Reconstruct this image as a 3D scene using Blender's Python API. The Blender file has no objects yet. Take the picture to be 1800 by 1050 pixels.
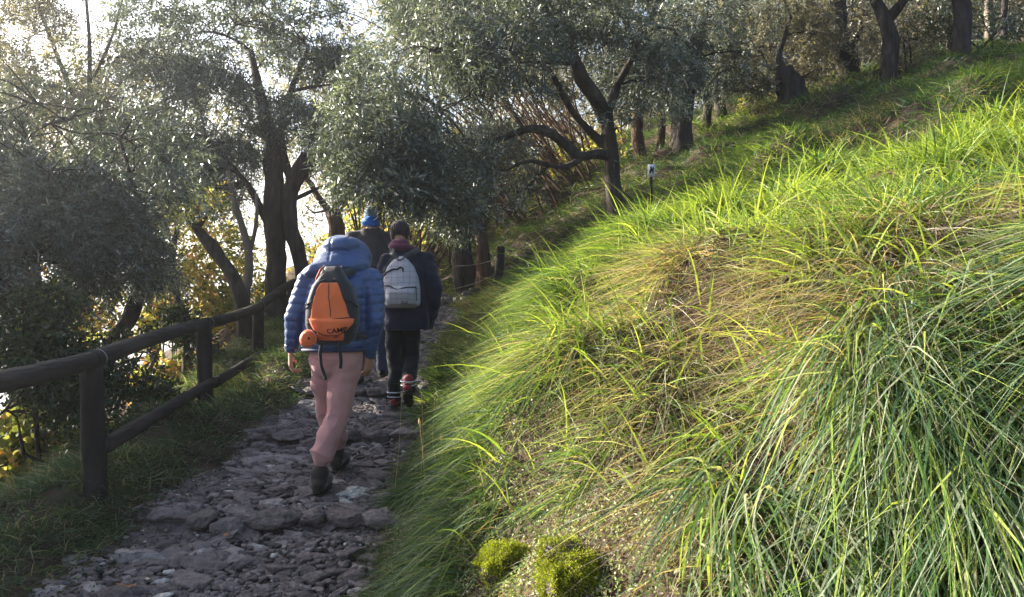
import bpy, math, random
import numpy as np

# ------------------------------------------------------------------ camera, sky, sun, exposure
sc = bpy.context.scene
COL = sc.collection
R = math.radians
CAM_Z = 1.60
F = 1386.0                      # focal length in photo pixels (photo is 1800 wide)
cam_d = bpy.data.cameras.new('camera'); cam = bpy.data.objects.new('camera', cam_d); COL.objects.link(cam)
cam.location = (0, 0, CAM_Z); cam.rotation_euler = (R(90), 0, 0)
cam_d.sensor_width = 36; cam_d.lens = 36 * F / 1800; cam_d.clip_start = 0.05; cam_d.clip_end = 9000
sc.camera = cam

SUN_AZ, SUN_EL = -66.0, 22.0    # degrees, azimuth measured from +Y towards +X
S = np.array([math.sin(R(SUN_AZ)) * math.cos(R(SUN_EL)), math.cos(R(SUN_AZ)) * math.cos(R(SUN_EL)), math.sin(R(SUN_EL))])
w = bpy.data.worlds.new('World'); sc.world = w; w.use_nodes = True
nt = w.node_tree; bg = nt.nodes['Background']
sky = nt.nodes.new('ShaderNodeTexSky'); sky.sky_type = 'NISHITA'; sky.sun_disc = False
sky.sun_elevation = R(SUN_EL); sky.sun_rotation = R(SUN_AZ); sky.air_density = 1.0; sky.dust_density = 3.0; sky.ozone_density = 1.5
nt.links.new(sky.outputs[0], bg.inputs[0]); bg.inputs[1].default_value = 0.060
sun_d = bpy.data.lights.new('sun', 'SUN'); sun = bpy.data.objects.new('sun', sun_d); COL.objects.link(sun)
sun_d.energy = 5.0; sun_d.angle = R(0.5); sun_d.color = (1.0, 0.93, 0.80)
from mathutils import Vector
sun.rotation_euler = Vector(S.tolist()).to_track_quat('Z', 'Y').to_euler()
sc.view_settings.view_transform = 'Standard'; sc.view_settings.look = 'None'
sc.view_settings.exposure = 2.5; sc.view_settings.gamma = 1.0
sc.render.engine = 'CYCLES'
sc.cycles.max_bounces = 6; sc.cycles.diffuse_bounces = 3; sc.cycles.glossy_bounces = 2
sc.cycles.transmission_bounces = 4; sc.cycles.transparent_max_bounces = 4; sc.cycles.volume_bounces = 0
sc.cycles.use_denoising = True; sc.cycles.denoising_prefilter = 'ACCURATE'; sc.cycles.sample_clamp_indirect = 4.0

rng = np.random.default_rng(7)

# ------------------------------------------------------------------ helpers
def W(px, py, d):
    """a point d metres ahead of the viewpoint, from where it stands in the photograph"""
    return np.array([(px - 900) / F * d, d, CAM_Z - (py - 525) / F * d])

def norm(v): return v / np.maximum(np.linalg.norm(v, axis=-1, keepdims=True), 1e-9)

_NR = np.random.default_rng(99)
_ND = norm(_NR.normal(size=(28, 3))); _NP = _NR.uniform(0, 6.283, 28); _NF = _NR.uniform(.6, 1.7, 28)
def noise(P, f=1.0, off=0):
    """smooth pseudo-noise, about -1..1"""
    P = np.asarray(P, float) * f
    a = np.zeros(P.shape[:-1])
    for i in range(off % 5 * 4, off % 5 * 4 + 8):
        a += np.sin((P @ _ND[i]) * _NF[i] * 2.2 + _NP[i] + 1.1 * np.sin((P @ _ND[(i + 9) % 28]) * 1.3 + _NP[(i + 3) % 28]))
    return a / 3.6

class Acc:
    """collects quads (triangles repeat a corner) for ONE mesh"""
    def __init__(s): s.V = []; s.Q = []; s.T = []; s.n = 0; s.A = []; s.AT = []
    def add(s, V, Q=None, T=None, a=0.5):
        V = np.asarray(V, np.float32).reshape(-1, 3)
        if Q is not None and len(Q):
            Q = np.asarray(Q, np.int32).reshape(-1, 4); s.Q.append(Q + s.n)
            s.A.append(np.broadcast_to(np.asarray(a, np.float32), (len(Q),)).copy() if np.ndim(a) == 0 or len(np.atleast_1d(a)) == len(Q) else np.full(len(Q), .5, np.float32))
        if T is not None and len(T):
            T = np.asarray(T, np.int32).reshape(-1, 3); s.T.append(T + s.n)
            s.AT.append(np.broadcast_to(np.asarray(a, np.float32), (len(T),)).copy() if np.ndim(a) == 0 or len(np.atleast_1d(a)) == len(T) else np.full(len(T), .5, np.float32))
        s.V.append(V); s.n += len(V)
    def mesh(s, name, mat=None, smooth=True):
        V = np.concatenate(s.V) if s.V else np.zeros((0, 3), np.float32)
        Q = np.concatenate(s.Q) if s.Q else np.zeros((0, 4), np.int32)
        T = np.concatenate(s.T) if s.T else np.zeros((0, 3), np.int32)
        A = np.concatenate(s.A + s.AT) if (s.A or s.AT) else np.zeros(0, np.float32)
        me = bpy.data.meshes.new(name)
        me.vertices.add(len(V)); me.vertices.foreach_set('co', V.ravel())
        nq, ntr = len(Q), len(T)
        me.loops.add(nq * 4 + ntr * 3)
        me.loops.foreach_set('vertex_index', np.concatenate([Q.ravel(), T.ravel()]).astype(np.int32))
        me.polygons.add(nq + ntr)
        me.polygons.foreach_set('loop_start', np.concatenate([np.arange(nq) * 4, nq * 4 + np.arange(ntr) * 3]).astype(np.int32))
        me.update(calc_edges=True)
        if smooth: me.polygons.foreach_set('use_smooth', np.ones(nq + ntr, bool))
        at = me.attributes.new('t', 'FLOAT', 'FACE'); at.data.foreach_set('value', A.astype(np.float32))
        if mat: me.materials.append(mat)
        me.update()
        return me
    def obj(s, name, mat=None, parent=None, smooth=True, loc=None):
        if loc is not None and parent is None:
            s.V = [v - np.asarray(loc, np.float32) for v in s.V]
        elif parent is not None:
            pl = np.array(parent.matrix_world.translation if False else parent['_o'], np.float32)
            s.V = [v - pl for v in s.V]
        o = bpy.data.objects.new(name, s.mesh(name, mat, smooth)); COL.objects.link(o)
        if loc is not None and parent is None: o.location = [float(c) for c in loc]
        if parent is not None: o.parent = parent; o['_o'] = list(parent['_o'])
        else: o['_o'] = [float(c) for c in (loc if loc is not None else (0, 0, 0))]
        return o

def tag(o, label=None, cat=None, group=None, kind=None):
    if label: o['label'] = label
    if cat: o['category'] = cat
    if group: o['group'] = group
    if kind: o['kind'] = kind
    return o
def thing(name, label, cat, loc, group=None):
    o = bpy.data.objects.new(name, None); COL.objects.link(o); o.location = [float(c) for c in loc]
    o.empty_display_size = .1; o['_o'] = [float(c) for c in loc]
    return tag(o, label, cat, group)

def frames(P):
    P = np.asarray(P, float); T = norm(np.gradient(P, axis=0))
    up = np.array([0, 0, 1.]) if abs(T[0, 2]) < .8 else np.array([1., 0, 0])
    A = np.zeros_like(P); a = norm(np.cross(T[0], up))
    for i in range(len(P)):
        a = a - T[i] * (a @ T[i]); a = a / max(np.linalg.norm(a), 1e-9); A[i] = a
    return T, A, np.cross(T, A)
def tube(acc, P, r, sides=6, rough=0.0, a=0.5, cap=False, flat=1.0):
    P = np.asarray(P, float); n = len(P); r = np.broadcast_to(np.asarray(r, float), (n,))
    T, A, B = frames(P)
    th = np.linspace(0, 2 * math.pi, sides, endpoint=False)
    ring = np.cos(th)[None, :, None] * A[:, None] + flat * np.sin(th)[None, :, None] * B[:, None]
    rr = np.repeat(r[:, None], sides, 1)
    V = P[:, None] + ring * rr[..., None]
    if rough:
        V = P[:, None] + ring * (rr * (1 + rough * noise(V, 7.0) + rough * .6 * noise(V * [1, 1, .35], 19.0, 1)))[..., None]
    V = V.reshape(-1, 3)
    i = np.arange(n - 1)[:, None] * sides; j = np.arange(sides)[None]; k = (j + 1) % sides
    Q = np.stack([i + j, i + k, i + sides + k, i + sides + j], -1).reshape(-1, 4)
    if cap:
        V = np.concatenate([V, P[:1], P[-1:]]); m = n * sides; j = np.arange(sides); k = (j + 1) % sides
        T1 = np.stack([k, j, np.full(sides, m)], 1); T2 = np.stack([(n - 1) * sides + j, (n - 1) * sides + k, np.full(sides, m + 1)], 1)
        acc.add(V, Q, None, a); acc.T.append(np.concatenate([T1, T2]).astype(np.int32) + acc.n - len(V)); acc.AT.append(np.full(2 * sides, a, np.float32))
    else: acc.add(V, Q, None, a)

def resample(P, step, extra=None):
    P = np.asarray(P, float); d = np.r_[0, np.cumsum(np.linalg.norm(np.diff(P, axis=0), axis=1))]
    n = max(3, int(d[-1] / step) + 1); t = np.linspace(0, d[-1], n)
    # smooth (Catmull-like) by interpolating then averaging
    Q = np.stack([np.interp(t, d, P[:, k]) for k in range(3)], 1)
    for _ in range(2 if n > 6 else 0): Q[1:-1] = (Q[:-2] + 2 * Q[1:-1] + Q[2:]) / 4
    if extra is not None: return Q, np.interp(t, d, extra)
    return Q

# ------------------------------------------------------------------ materials
def newmat(name):
    m = bpy.data.materials.new(name); m.use_nodes = True; nt = m.node_tree; nt.nodes.clear()
    out = nt.nodes.new('ShaderNodeOutputMaterial'); return m, nt, out
def ramp(nt, cols):
    r = nt.nodes.new('ShaderNodeValToRGB'); e = r.color_ramp.elements
    while len(e) < len(cols): e.new(0.5)
    for k, (p, c) in enumerate(cols): e[k].position = p; e[k].color = (*c, 1)
    return r
def leafmat(name, cols, transl=.35, rough=.5, tboost=(1.25, 1.25, .6), spec=.4):
    m, nt, out = newmat(name)
    at = nt.nodes.new('ShaderNodeAttribute'); at.attribute_name = 't'
    r = ramp(nt, cols); nt.links.new(at.outputs['Fac'], r.inputs[0])
    p = nt.nodes.new('ShaderNodeBsdfPrincipled'); p.inputs['Roughness'].default_value = rough
    p.inputs['Specular IOR Level'].default_value = spec
    nt.links.new(r.outputs[0], p.inputs['Base Color'])
    mul = nt.nodes.new('ShaderNodeMix'); mul.data_type = 'RGBA'; mul.blend_type = 'MULTIPLY'; mul.inputs[0].default_value = 1
    nt.links.new(r.outputs[0], mul.inputs[6]); mul.inputs[7].default_value = (*tboost, 1)
    tr = nt.nodes.new('ShaderNodeBsdfTranslucent'); nt.links.new(mul.outputs[2], tr.inputs[0])
    mx = nt.nodes.new('ShaderNodeMixShader'); mx.inputs[0].default_value = transl
    nt.links.new(p.outputs[0], mx.inputs[1]); nt.links.new(tr.outputs[0], mx.inputs[2]); nt.links.new(mx.outputs[0], out.inputs[0])
    return m
def solid(name, cols, scale=8, rough=.85, bump=.3, bscale=30, spec=.3, stretch=(1, 1, 1), sheen=0, detail=6, bdist=.01):
    """noise-mottled surface: cols is a ramp over object-space noise"""
    m, nt, out = newmat(name)
    tc = nt.nodes.new('ShaderNodeTexCoord'); mp = nt.nodes.new('ShaderNodeMapping'); mp.inputs['Scale'].default_value = stretch
    nt.links.new(tc.outputs['Object'], mp.inputs[0])
    n = nt.nodes.new('ShaderNodeTexNoise'); n.inputs['Scale'].default_value = scale; n.inputs['Detail'].default_value = detail; n.inputs['Roughness'].default_value = .6
    nt.links.new(mp.outputs[0], n.inputs[0])
    r = ramp(nt, cols); nt.links.new(n.outputs[0], r.inputs[0])
    p = nt.nodes.new('ShaderNodeBsdfPrincipled'); p.inputs['Roughness'].default_value = rough; p.inputs['Specular IOR Level'].default_value = spec
    if sheen: p.inputs['Sheen Weight'].default_value = sheen
    nt.links.new(r.outputs[0], p.inputs['Base Color'])
    if bump:
        n2 = nt.nodes.new('ShaderNodeTexNoise'); n2.inputs['Scale'].default_value = bscale; n2.inputs['Detail'].default_value = 5
        nt.links.new(mp.outputs[0], n2.inputs[0])
        b = nt.nodes.new('ShaderNodeBump'); b.inputs['Strength'].default_value = bump; b.inputs['Distance'].default_value = bdist
        nt.links.new(n2.outputs[0], b.inputs['Height']); nt.links.new(b.outputs[0], p.inputs['Normal'])
    nt.links.new(p.outputs[0], out.inputs[0])
    return m
def plain(name, c, v=.12, **k):
    c = np.array(c); return solid(name, [(.3, tuple(c * (1 - v))), (.7, tuple(np.minimum(c * (1 + v), 1)))], **k)

M = {}
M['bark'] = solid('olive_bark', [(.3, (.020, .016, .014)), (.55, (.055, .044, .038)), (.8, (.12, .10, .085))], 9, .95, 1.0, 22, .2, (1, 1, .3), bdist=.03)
M['bark_red'] = solid('red_bark', [(.3, (.04, .022, .016)), (.55, (.10, .055, .038)), (.8, (.19, .12, .09))], 9, .95, .9, 22, .2, (1, 1, .3), bdist=.03)
M['bark_pale'] = solid('pale_bark', [(.3, (.09, .07, .055)), (.6, (.20, .16, .13)), (.8, (.33, .28, .23))], 9, .9, .6, 25, .2, (1, 1, .3), bdist=.02)
M['olive'] = leafmat('olive_leaf', [(0, (.048, .060, .048)), (.45, (.092, .114, .102)), (.75, (.165, .190, .176)), (1, (.34, .37, .33))], .28, .36, spec=.5)
M['olive_dark'] = leafmat('dark_olive_leaf', [(0, (.040, .056, .048)), (.5, (.085, .112, .095)), (.8, (.16, .19, .17)), (1, (.30, .33, .30))], .22, .36, spec=.5)
M['grey_leaf'] = leafmat('grey_brown_leaf', [(0, (.09, .078, .055)), (.5, (.18, .165, .12)), (.8, (.28, .25, .19)), (1, (.42, .38, .30))], .35, .45)
M['yellow'] = leafmat('autumn_leaf', [(0, (.08, .12, .03)), (.4, (.22, .26, .07)), (.75, (.42, .40, .14)), (.93, (.50, .38, .13)), (1, (.42, .22, .08))], .5, .5, (1.5, 1.4, .7))
M['ivy'] = leafmat('ivy_leaf', [(0, (.015, .030, .012)), (.6, (.035, .062, .022)), (.85, (.09, .13, .03)), (1, (.20, .22, .05))], .25, .35)
M['grass'] = leafmat('grass_blade', [(0, (.35, .41, .10)), (.16, (.15, .24, .045)), (.34, (.060, .115, .035)), (.5, (.055, .110, .062)), (.62, (.33, .37, .25)), (.72, (.40, .34, .24)), (.86, (.27, .205, .165)), (1, (.15, .10, .08))], .40, .44, (1.35, 1.3, .5), .3)
M['soil'] = solid('soil', [(.3, (.030, .021, .016)), (.55, (.075, .052, .040)), (.75, (.14, .105, .075))], 3, 1, .8, 14, .1, bdist=.04)
M['stone'] = None

# ------------------------------------------------------------------ terrain
def smooth(a, b, x): t = np.clip((x - a) / (b - a), 0, 1); return t * t * (3 - 2 * t)
_py = np.array([-40, -10, 0, 2, 4, 5.2, 7.1, 8.5, 10.5, 13, 14.2, 18, 30, 60, 120, 400])
_pz = np.array([-3., -.9, -.10, -.02, .13, .31, .60, .84, 1.13, 1.50, 1.75, 2.2, 3.4, 5.5, 9, 25])
def pathz(Y):
    Y = np.asarray(Y, float); return (np.interp(Y - .5, _py, _pz) + np.interp(Y, _py, _pz) * 2 + np.interp(Y + .5, _py, _pz)) / 4
def XL(Y): return np.interp(Y, [-5, 0, 4, 5.2, 7, 9, 12, 14, 20], [-2.7, -2.6, -2.38, -2.25, -2.08, -2.1, -2.35, -3.2, -6])
def XR(Y): return np.interp(Y, [-5, 0, 4, 5.2, 7, 9.5, 12, 14, 20], [-.45, -.5, -.72, -.75, -.68, -.82, -.62, -1.2, -4])
def XF(Y): return np.interp(Y, [-5, 2.45, 4.8, 7.1, 9.6, 12, 20], [-2.2, -2.35, -2.55, -2.76, -3.08, -3.38, -5])
_ht = np.array([0, .15, .35, .7, 1.1, 1.6, 2.3, 3.3, 5, 8, 14, 40, 200])
_hz = np.array([0, .03, .14, .46, .84, 1.22, 1.72, 2.35, 3.15, 4.4, 6.2, 14, 40])
STEPS = (4.72, 6.25, 7.55)
def stepz(Y):
    Y = np.asarray(Y, float); v = pathz(Y)
    for y0 in STEPS: v = v + .055 * (smooth(y0 - .03, y0 + .05, Y) - smooth(y0 + .1, y0 + 1.1, Y))
    return v
def H(X, Y):
    X = np.asarray(X, float); Y = np.asarray(Y, float)
    p = pathz(Y); t = X - XR(Y)
    hn = np.interp(t, [0, .15, .35, .7, 1.1, 1.6, 2.3, 3.3, 5, 8, 14, 60], [0, .03, .14, .46, .82, 1.15, 1.48, 1.92, 2.40, 3.0, 4.0, 9])
    hb = np.interp(t, [0, .3, .7, 1.1, 2.1, 3.3, 5, 6, 8.4, 14, 40, 200], [0, .12, .45, .75, 1.4, 2.0, 2.6, 2.98, 3.75, 5.3, 12, 36])
    kb = smooth(7.3, 9.6, Y); h = hn * (1 - kb) + hb * kb
    h = h + np.interp(t, [0, .25, .5, .7, 1.1, 1.6, 2.3, 3.3, 5], [0, .03, .33, .56, .56, .40, .24, .12, 0]) * smooth(2.7, 3.9, Y) * smooth(6.7, 5.3, Y)
    h = h * (1 - .60 * smooth(2.75, 1.35, Y) * smooth(.35, 1.2, t))
    g = smooth(.25, 1.5, t)
    h = h - .40 * np.exp(-((Y - 8.1) / .95) ** 2) * g
    P = np.stack([X, Y, 0 * X], -1)
    tl = XL(Y) - X
    v = np.where(tl > 0, .10 * smooth(0, .3, tl) - .20 * smooth(.2, .9, tl) * smooth(5.5, 7.5, Y), 0)
    df = XF(Y) - .25 - X
    drop = np.where(df > 0, np.interp(df, [0, .5, 1.5, 4, 12, 150, 3000], [0, .18, .95, 2.6, 6.5, 75, 300]), 0)
    bumps = .085 * noise(P, 1.5) + .05 * noise(P, 3.4, 1)
    k = np.clip(smooth(.05, .8, t) + smooth(.1, .6, tl), 0, 1)
    far = smooth(15, 60, np.abs(X) + Y) * 1.2 * noise(P, .06, 2)
    for y0 in STEPS: p = p + .055 * (smooth(y0 - .03, y0 + .05, Y) - smooth(y0 - .95, y0 - .1, Y) * .0 - smooth(y0 + .1, y0 + 1.1, Y))
    return p + h + v - drop + bumps * k * (1 + g) + far

def cast(px, py, lift=0.0, dmax=60):
    """first ground point on the line of sight through photo pixels"""
    px = np.asarray(px, float); py = np.asarray(py, float)
    D = np.arange(.7, dmax, .04); hit = np.full(px.shape, np.nan)
    for d in D:
        X = (px - 900) / F * d; Z = CAM_Z - (py - 525) / F * d
        ok = np.isnan(hit) & (Z <= H(X, np.full_like(X, d)) + lift); hit[ok] = d
    return np.stack([(px - 900) / F * hit, hit, CAM_Z - (py - 525) / F * hit], -1)

def inpoly(px, py, poly):
    px = np.asarray(px, float); py = np.asarray(py, float); c = np.zeros(px.shape, bool); n = len(poly)
    for i in range(n):
        x1, y1 = poly[i]; x2, y2 = poly[(i + 1) % n]
        if y1 == y2: continue
        c ^= ((y1 > py) != (y2 > py)) & (px < (x2 - x1) * (py - y1) / (y2 - y1) + x1)
    return c

# where sunshine comes through the wood: openings in the leaf canopy along the sun's direction
EU = np.cross(S, [0, 0, 1]); EU /= np.linalg.norm(EU); EV = np.cross(EU, S)
GC = .06; GU0, GV0, GN = -12.0, -8.0, 400
openp = np.zeros((GN, GN)); openw = np.full((GN, GN), 1e9)
def open_points(P, p, rad=1):
    P = P[~np.isnan(P).any(-1)]
    iu = ((P @ EU - GU0) / GC).astype(int); iv = ((P @ EV - GV0) / GC).astype(int); ww = P @ S
    for du in range(-rad, rad + 1):
        for dv in range(-rad, rad + 1):
            a = np.clip(iu + du, 0, GN - 1); b = np.clip(iv + dv, 0, GN - 1)
            np.maximum.at(openp, (a, b), p); np.minimum.at(openw, (a, b), ww)
LIT = [([(985, 450), (1100, 385), (1260, 335), (1500, 265), (1800, 150), (1800, 470), (1500, 540), (1330, 590), (1230, 640), (1150, 760), (1110, 1050),
         (905, 1050), (905, 900), (880, 800), (865, 700), (915, 580)], 1.0, 1),
       ([(1230, 640), (1500, 540), (1800, 470), (1800, 1050), (1110, 1050), (1150, 760)], .50, 0),
       ([(1180, 290), (1300, 235), (1400, 190), (1410, 215), (1300, 265), (1220, 310)], .4, 0)]
for poly, p, rad in LIT:
    x0, y0 = np.min(poly, 0); x1, y1 = np.max(poly, 0)
    gx, gy = np.meshgrid(np.arange(x0, x1, 9), np.arange(y0, y1, 9)); m = inpoly(gx, gy, poly)
    for lf in (0.0, .15): open_points(cast(gx[m], gy[m], lf), p, rad)
g = np.stack(np.meshgrid(np.linspace(-1.50, -.92, 12), np.linspace(5.0, 5.3, 3), np.linspace(1.15, 2.02, 16)), -1).reshape(-1, 3)
open_points(g, 1.0, 1)
def sun_keep(P, r):
    u = ((P @ EU - GU0) / GC).astype(int); v = ((P @ EV - GV0) / GC).astype(int)
    ok = (u >= 0) & (u < GN) & (v >= 0) & (v < GN); u = np.clip(u, 0, GN - 1); v = np.clip(v, 0, GN - 1)
    p = np.where(ok & (P @ S > openw[u, v] + .6), openp[u, v], 0)
    nn = .5 + .5 * noise(np.stack([P @ EU, P @ EV, 0 * P[..., 0]], -1), 2.6, 3)     # dapples, constant along the sun's direction
    cull = (nn < p * 1.0) & (r.random(len(P)) < .985) & (p > 0)
    cull |= (p > .95) & (r.random(len(P)) < .995)
    return ~cull

# ground sheet
def axis(lo, hi, f0, f1, step):
    a = list(np.arange(f0, f1 + 1e-6, step)); s = step
    while a[-1] < hi: s *= 1.18; a.append(min(a[-1] + s, hi))
    s = step
    while a[0] > lo: s *= 1.18; a.insert(0, max(a[0] - s, lo))
    return np.array(a)
def sheet(xs, ys, fn):
    X, Y = np.meshgrid(xs, ys); Z = fn(X, Y); V = np.stack([X, Y, Z], -1).reshape(-1, 3)
    nx = len(xs); i = np.arange(len(ys) - 1)[:, None] * nx; j = np.arange(nx - 1)[None]
    return V, np.stack([i + j, i + j + 1, i + nx + j + 1, i + nx + j], -1).reshape(-1, 4)
def groundz(X, Y):
    z = H(X, Y); tin = np.minimum(X - XL(Y), XR(Y) - X)
    return z - .09 * smooth(.02, .2, tin) * (Y < 15) * (Y > -3)
acc = Acc(); acc.add(*sheet(axis(-260, 90, -5, 7, .09), axis(-30, 260, 0, 15, .09), groundz))
tag(acc.obj('ground', M['soil']), kind='structure')

m, nt, out = newmat('lake_water'); p = nt.nodes.new('ShaderNodeBsdfPrincipled'); p.inputs['Base Color'].default_value = (.12, .18, .22, 1)
p.inputs['Roughness'].default_value = .25; n = nt.nodes.new('ShaderNodeTexNoise'); n.inputs['Scale'].default_value = .8; b = nt.nodes.new('ShaderNodeBump'); b.inputs['Strength'].default_value = .5
nt.links.new(n.outputs[0], b.inputs['Height']); nt.links.new(b.outputs[0], p.inputs['Normal']); nt.links.new(p.outputs[0], out.inputs[0])
acc = Acc(); acc.add([(-3000, -3000, -42), (100, -3000, -42), (100, 6000, -42), (-3000, 6000, -42)], [(0, 1, 2, 3)])
tag(acc.obj('lake', m), kind='structure')

# ------------------------------------------------------------------ path of embedded stones
def stonemat(name, base):
    m, nt, out = newmat(name)
    at = nt.nodes.new('ShaderNodeAttribute'); at.attribute_name = 't'
    r = ramp(nt, base); nt.links.new(at.outputs['Fac'], r.inputs[0])
    tc = nt.nodes.new('ShaderNodeTexCoord')
    n = nt.nodes.new('ShaderNodeTexNoise'); n.inputs['Scale'].default_value = 22; n.inputs['Detail'].default_value = 8; n.inputs['Roughness'].default_value = .7
    nt.links.new(tc.outputs['Object'], n.inputs[0])
    r2 = ramp(nt, [(.3, (.45, .45, .45)), (.5, (.95, .95, .95)), (.72, (1.5, 1.5, 1.5))]); nt.links.new(n.outputs[0], r2.inputs[0])
    mul = nt.nodes.new('ShaderNodeMix'); mul.data_type = 'RGBA'; mul.blend_type = 'MULTIPLY'; mul.inputs[0].default_value = 1
    nt.links.new(r.outputs[0], mul.inputs[6]); nt.links.new(r2.outputs[0], mul.inputs[7])
    p = nt.nodes.new('ShaderNodeBsdfPrincipled'); p.inputs['Roughness'].default_value = .7; p.inputs['Specular IOR Level'].default_value = .4
    nt.links.new(mul.outputs[2], p.inputs['Base Color'])
    b = nt.nodes.new('ShaderNodeBump'); b.inputs['Strength'].default_value = 1; b.inputs['Distance'].default_value = .02
    n3 = nt.nodes.new('ShaderNodeTexNoise'); n3.inputs['Scale'].default_value = 40; n3.inputs['Detail'].default_value = 6; nt.links.new(tc.outputs['Object'], n3.inputs[0])
    nt.links.new(n3.outputs[0], b.inputs['Height']); nt.links.new(b.outputs[0], p.inputs['Normal']); nt.links.new(p.outputs[0], out.inputs[0])
    return m
M['stone'] = stonemat('path_stone', [(0, (.058, .044, .043)), (.35, (.135, .106, .102)), (.7, (.205, .168, .162)), (.92, (.31, .27, .26)), (1, (.48, .45, .42))])

def ico(sub):
    import bmesh
    bm = bmesh.new(); bmesh.ops.create_icosphere(bm, subdivisions=sub, radius=1)
    V = np.array([v.co[:] for v in bm.verts]); T = np.array([[v.index for v in f.verts] for f in bm.faces]); bm.free(); return V, T
ICO3, ICO3T = ico(4); ICO2, ICO2T = ico(3); ICO1, ICO1T = ico(1)
def rock(acc, c, rx, ry, rz, rot, seed, a=.5, lod=2, tilt=0.0, rough=.25):
    V, T = ((ICO1, ICO1T), (ICO2, ICO2T), (ICO3, ICO3T))[lod - 1]
    sh = np.array([seed * 3.1, seed * 1.7, seed * .9])
    P = V * (1 + rough * noise(V + sh, 1.1) + rough * .6 * noise(V + sh, 2.4, 1))[:, None]
    P = np.sign(P) * np.abs(P) ** np.array([.8, .8, .85])         # blocky
    fr = np.random.default_rng(int(seed * 1000) % 99991)
    for _ in range(5 if lod > 1 else 0):                          # broken faces
        nv = fr.normal(size=3); nv /= np.linalg.norm(nv); P = P - np.maximum(0, P @ nv - fr.uniform(.55, .9))[:, None] * nv * .9
    P = P * [rx, ry, rz]
    if lod > 1: P += norm(P) * (.11 * min(rx, rz) * noise(V + sh, 6.0, 2))[:, None]
    P[:, 2] += P[:, 0] * tilt
    cs, sn = math.cos(rot), math.sin(rot)
    P = np.stack([P[:, 0] * cs - P[:, 1] * sn, P[:, 0] * sn + P[:, 1] * cs, P[:, 2]], 1) + c
    acc.add(P, None, T, a)

acc = Acc()
def pathsurf(u, Y):
    xl = XL(Y) - .12; xr = XR(Y) + .12; X = xl + (xr - xl) * u
    P = np.stack([X, Y, 0 * X], -1); e = np.minimum(u, 1 - u)
    steps = 0
    return X, Y, stepz(Y) - .03 + .018 * noise(P, 4) + .010 * noise(P, 11, 1) + .006 * noise(P, 27, 2) - .05 * smooth(.04, 0, e)
us = np.linspace(0, 1, 110); ys = np.r_[np.arange(-2, 2, .1), np.arange(2, 9, .018), np.arange(9, 15, .05)]
U, Y = np.meshgrid(us, ys); X, Y, Z = pathsurf(U, Y); nx = len(us)
i = np.arange(len(ys) - 1)[:, None] * nx; j = np.arange(nx - 1)[None]
acc.add(np.stack([X, Y, Z], -1), np.stack([i + j, i + j + 1, i + nx + j + 1, i + nx + j], -1).reshape(-1, 4), None, .33)
# rows of larger stones that make the steps, then the paving between them
placed = []
def try_stone(x, y, r, gap=.9):
    for (a, b, c) in placed:
        if abs(a - x) < r + c and ((a - x) ** 2 + ((b - y) * 1.3) ** 2) < (gap * (r + c)) ** 2: return False
    placed.append((x, y, r)); return True
for (y0, x0, x1, sz) in ((4.72, -2.2, -.85, 1.0), (6.25, -2.1, -.8, .9), (7.55, -2.0, -.8, .8), (9.1, -2.0, -.9, .8), (3.3, -2.2, -1.0, .6)):
    x = x0
    while x < x1:
        rx = rng.uniform(.08, .17) * sz; x += rx
        yy = y0 + .05 * math.sin(x * 5) + rng.uniform(-.02, .02)
        rock(acc, (x, yy, float(stepz(yy + .06)) - .022), rx * 1.12, .085 * sz, rng.uniform(.05, .065) * sz, rng.uniform(-.15, .15), rng.uniform(0, 99), rng.uniform(.25, .6), 3)
        placed.append((x, yy, rx)); x += rx
n = 0
for rmin, rmax, tries, lod in ((.075, .12, 420, 3), (.048, .075, 1100, 3), (.028, .048, 5000, 2), (.013, .028, 16000, 1)):
    for _ in range(tries):
        y = 2.0 + 12 * rng.random() ** 1.4; xl, xr = float(XL(y)) - .05, float(XR(y)) + .08
        x = rng.uniform(xl, xr); r = rng.uniform(rmin, rmax)
        if not try_stone(x, y, r, .70): continue
        P = np.array([x, y, 0.]); lowstep = 0
        rock(acc, (x, y, float(stepz(y)) - .014 - r * .17 + .014 * float(noise(P, 3))), r * rng.uniform(1.0, 1.5), r * rng.uniform(.6, 1.0), r * rng.uniform(.26, .46) + .006,
             rng.normal(0, .35), rng.uniform(0, 99), float(np.clip(rng.normal(.45, .2) + (.5 if rng.random() < .03 else 0), 0, 1)), lod if y < 8 else max(1, lod - 1), rng.normal(0, .15), .38)
# gravel
for _ in range(9000):
    y = 2.0 + 9 * rng.random() ** 1.5; x = rng.uniform(float(XL(y)) - .1, float(XR(y)) + .12); r = rng.uniform(.004, .013)
    P = np.array([x, y, 0.])
    rock(acc, (x, y, float(stepz(y)) - .018 + .018 * float(noise(P, 4))), r * 1.3, r, r * .7, rng.uniform(0, 6), rng.uniform(0, 99), float(np.clip(rng.normal(.55, .25), 0, 1)), 1)
tag(acc.obj('path', M['stone']), kind='structure')

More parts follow.
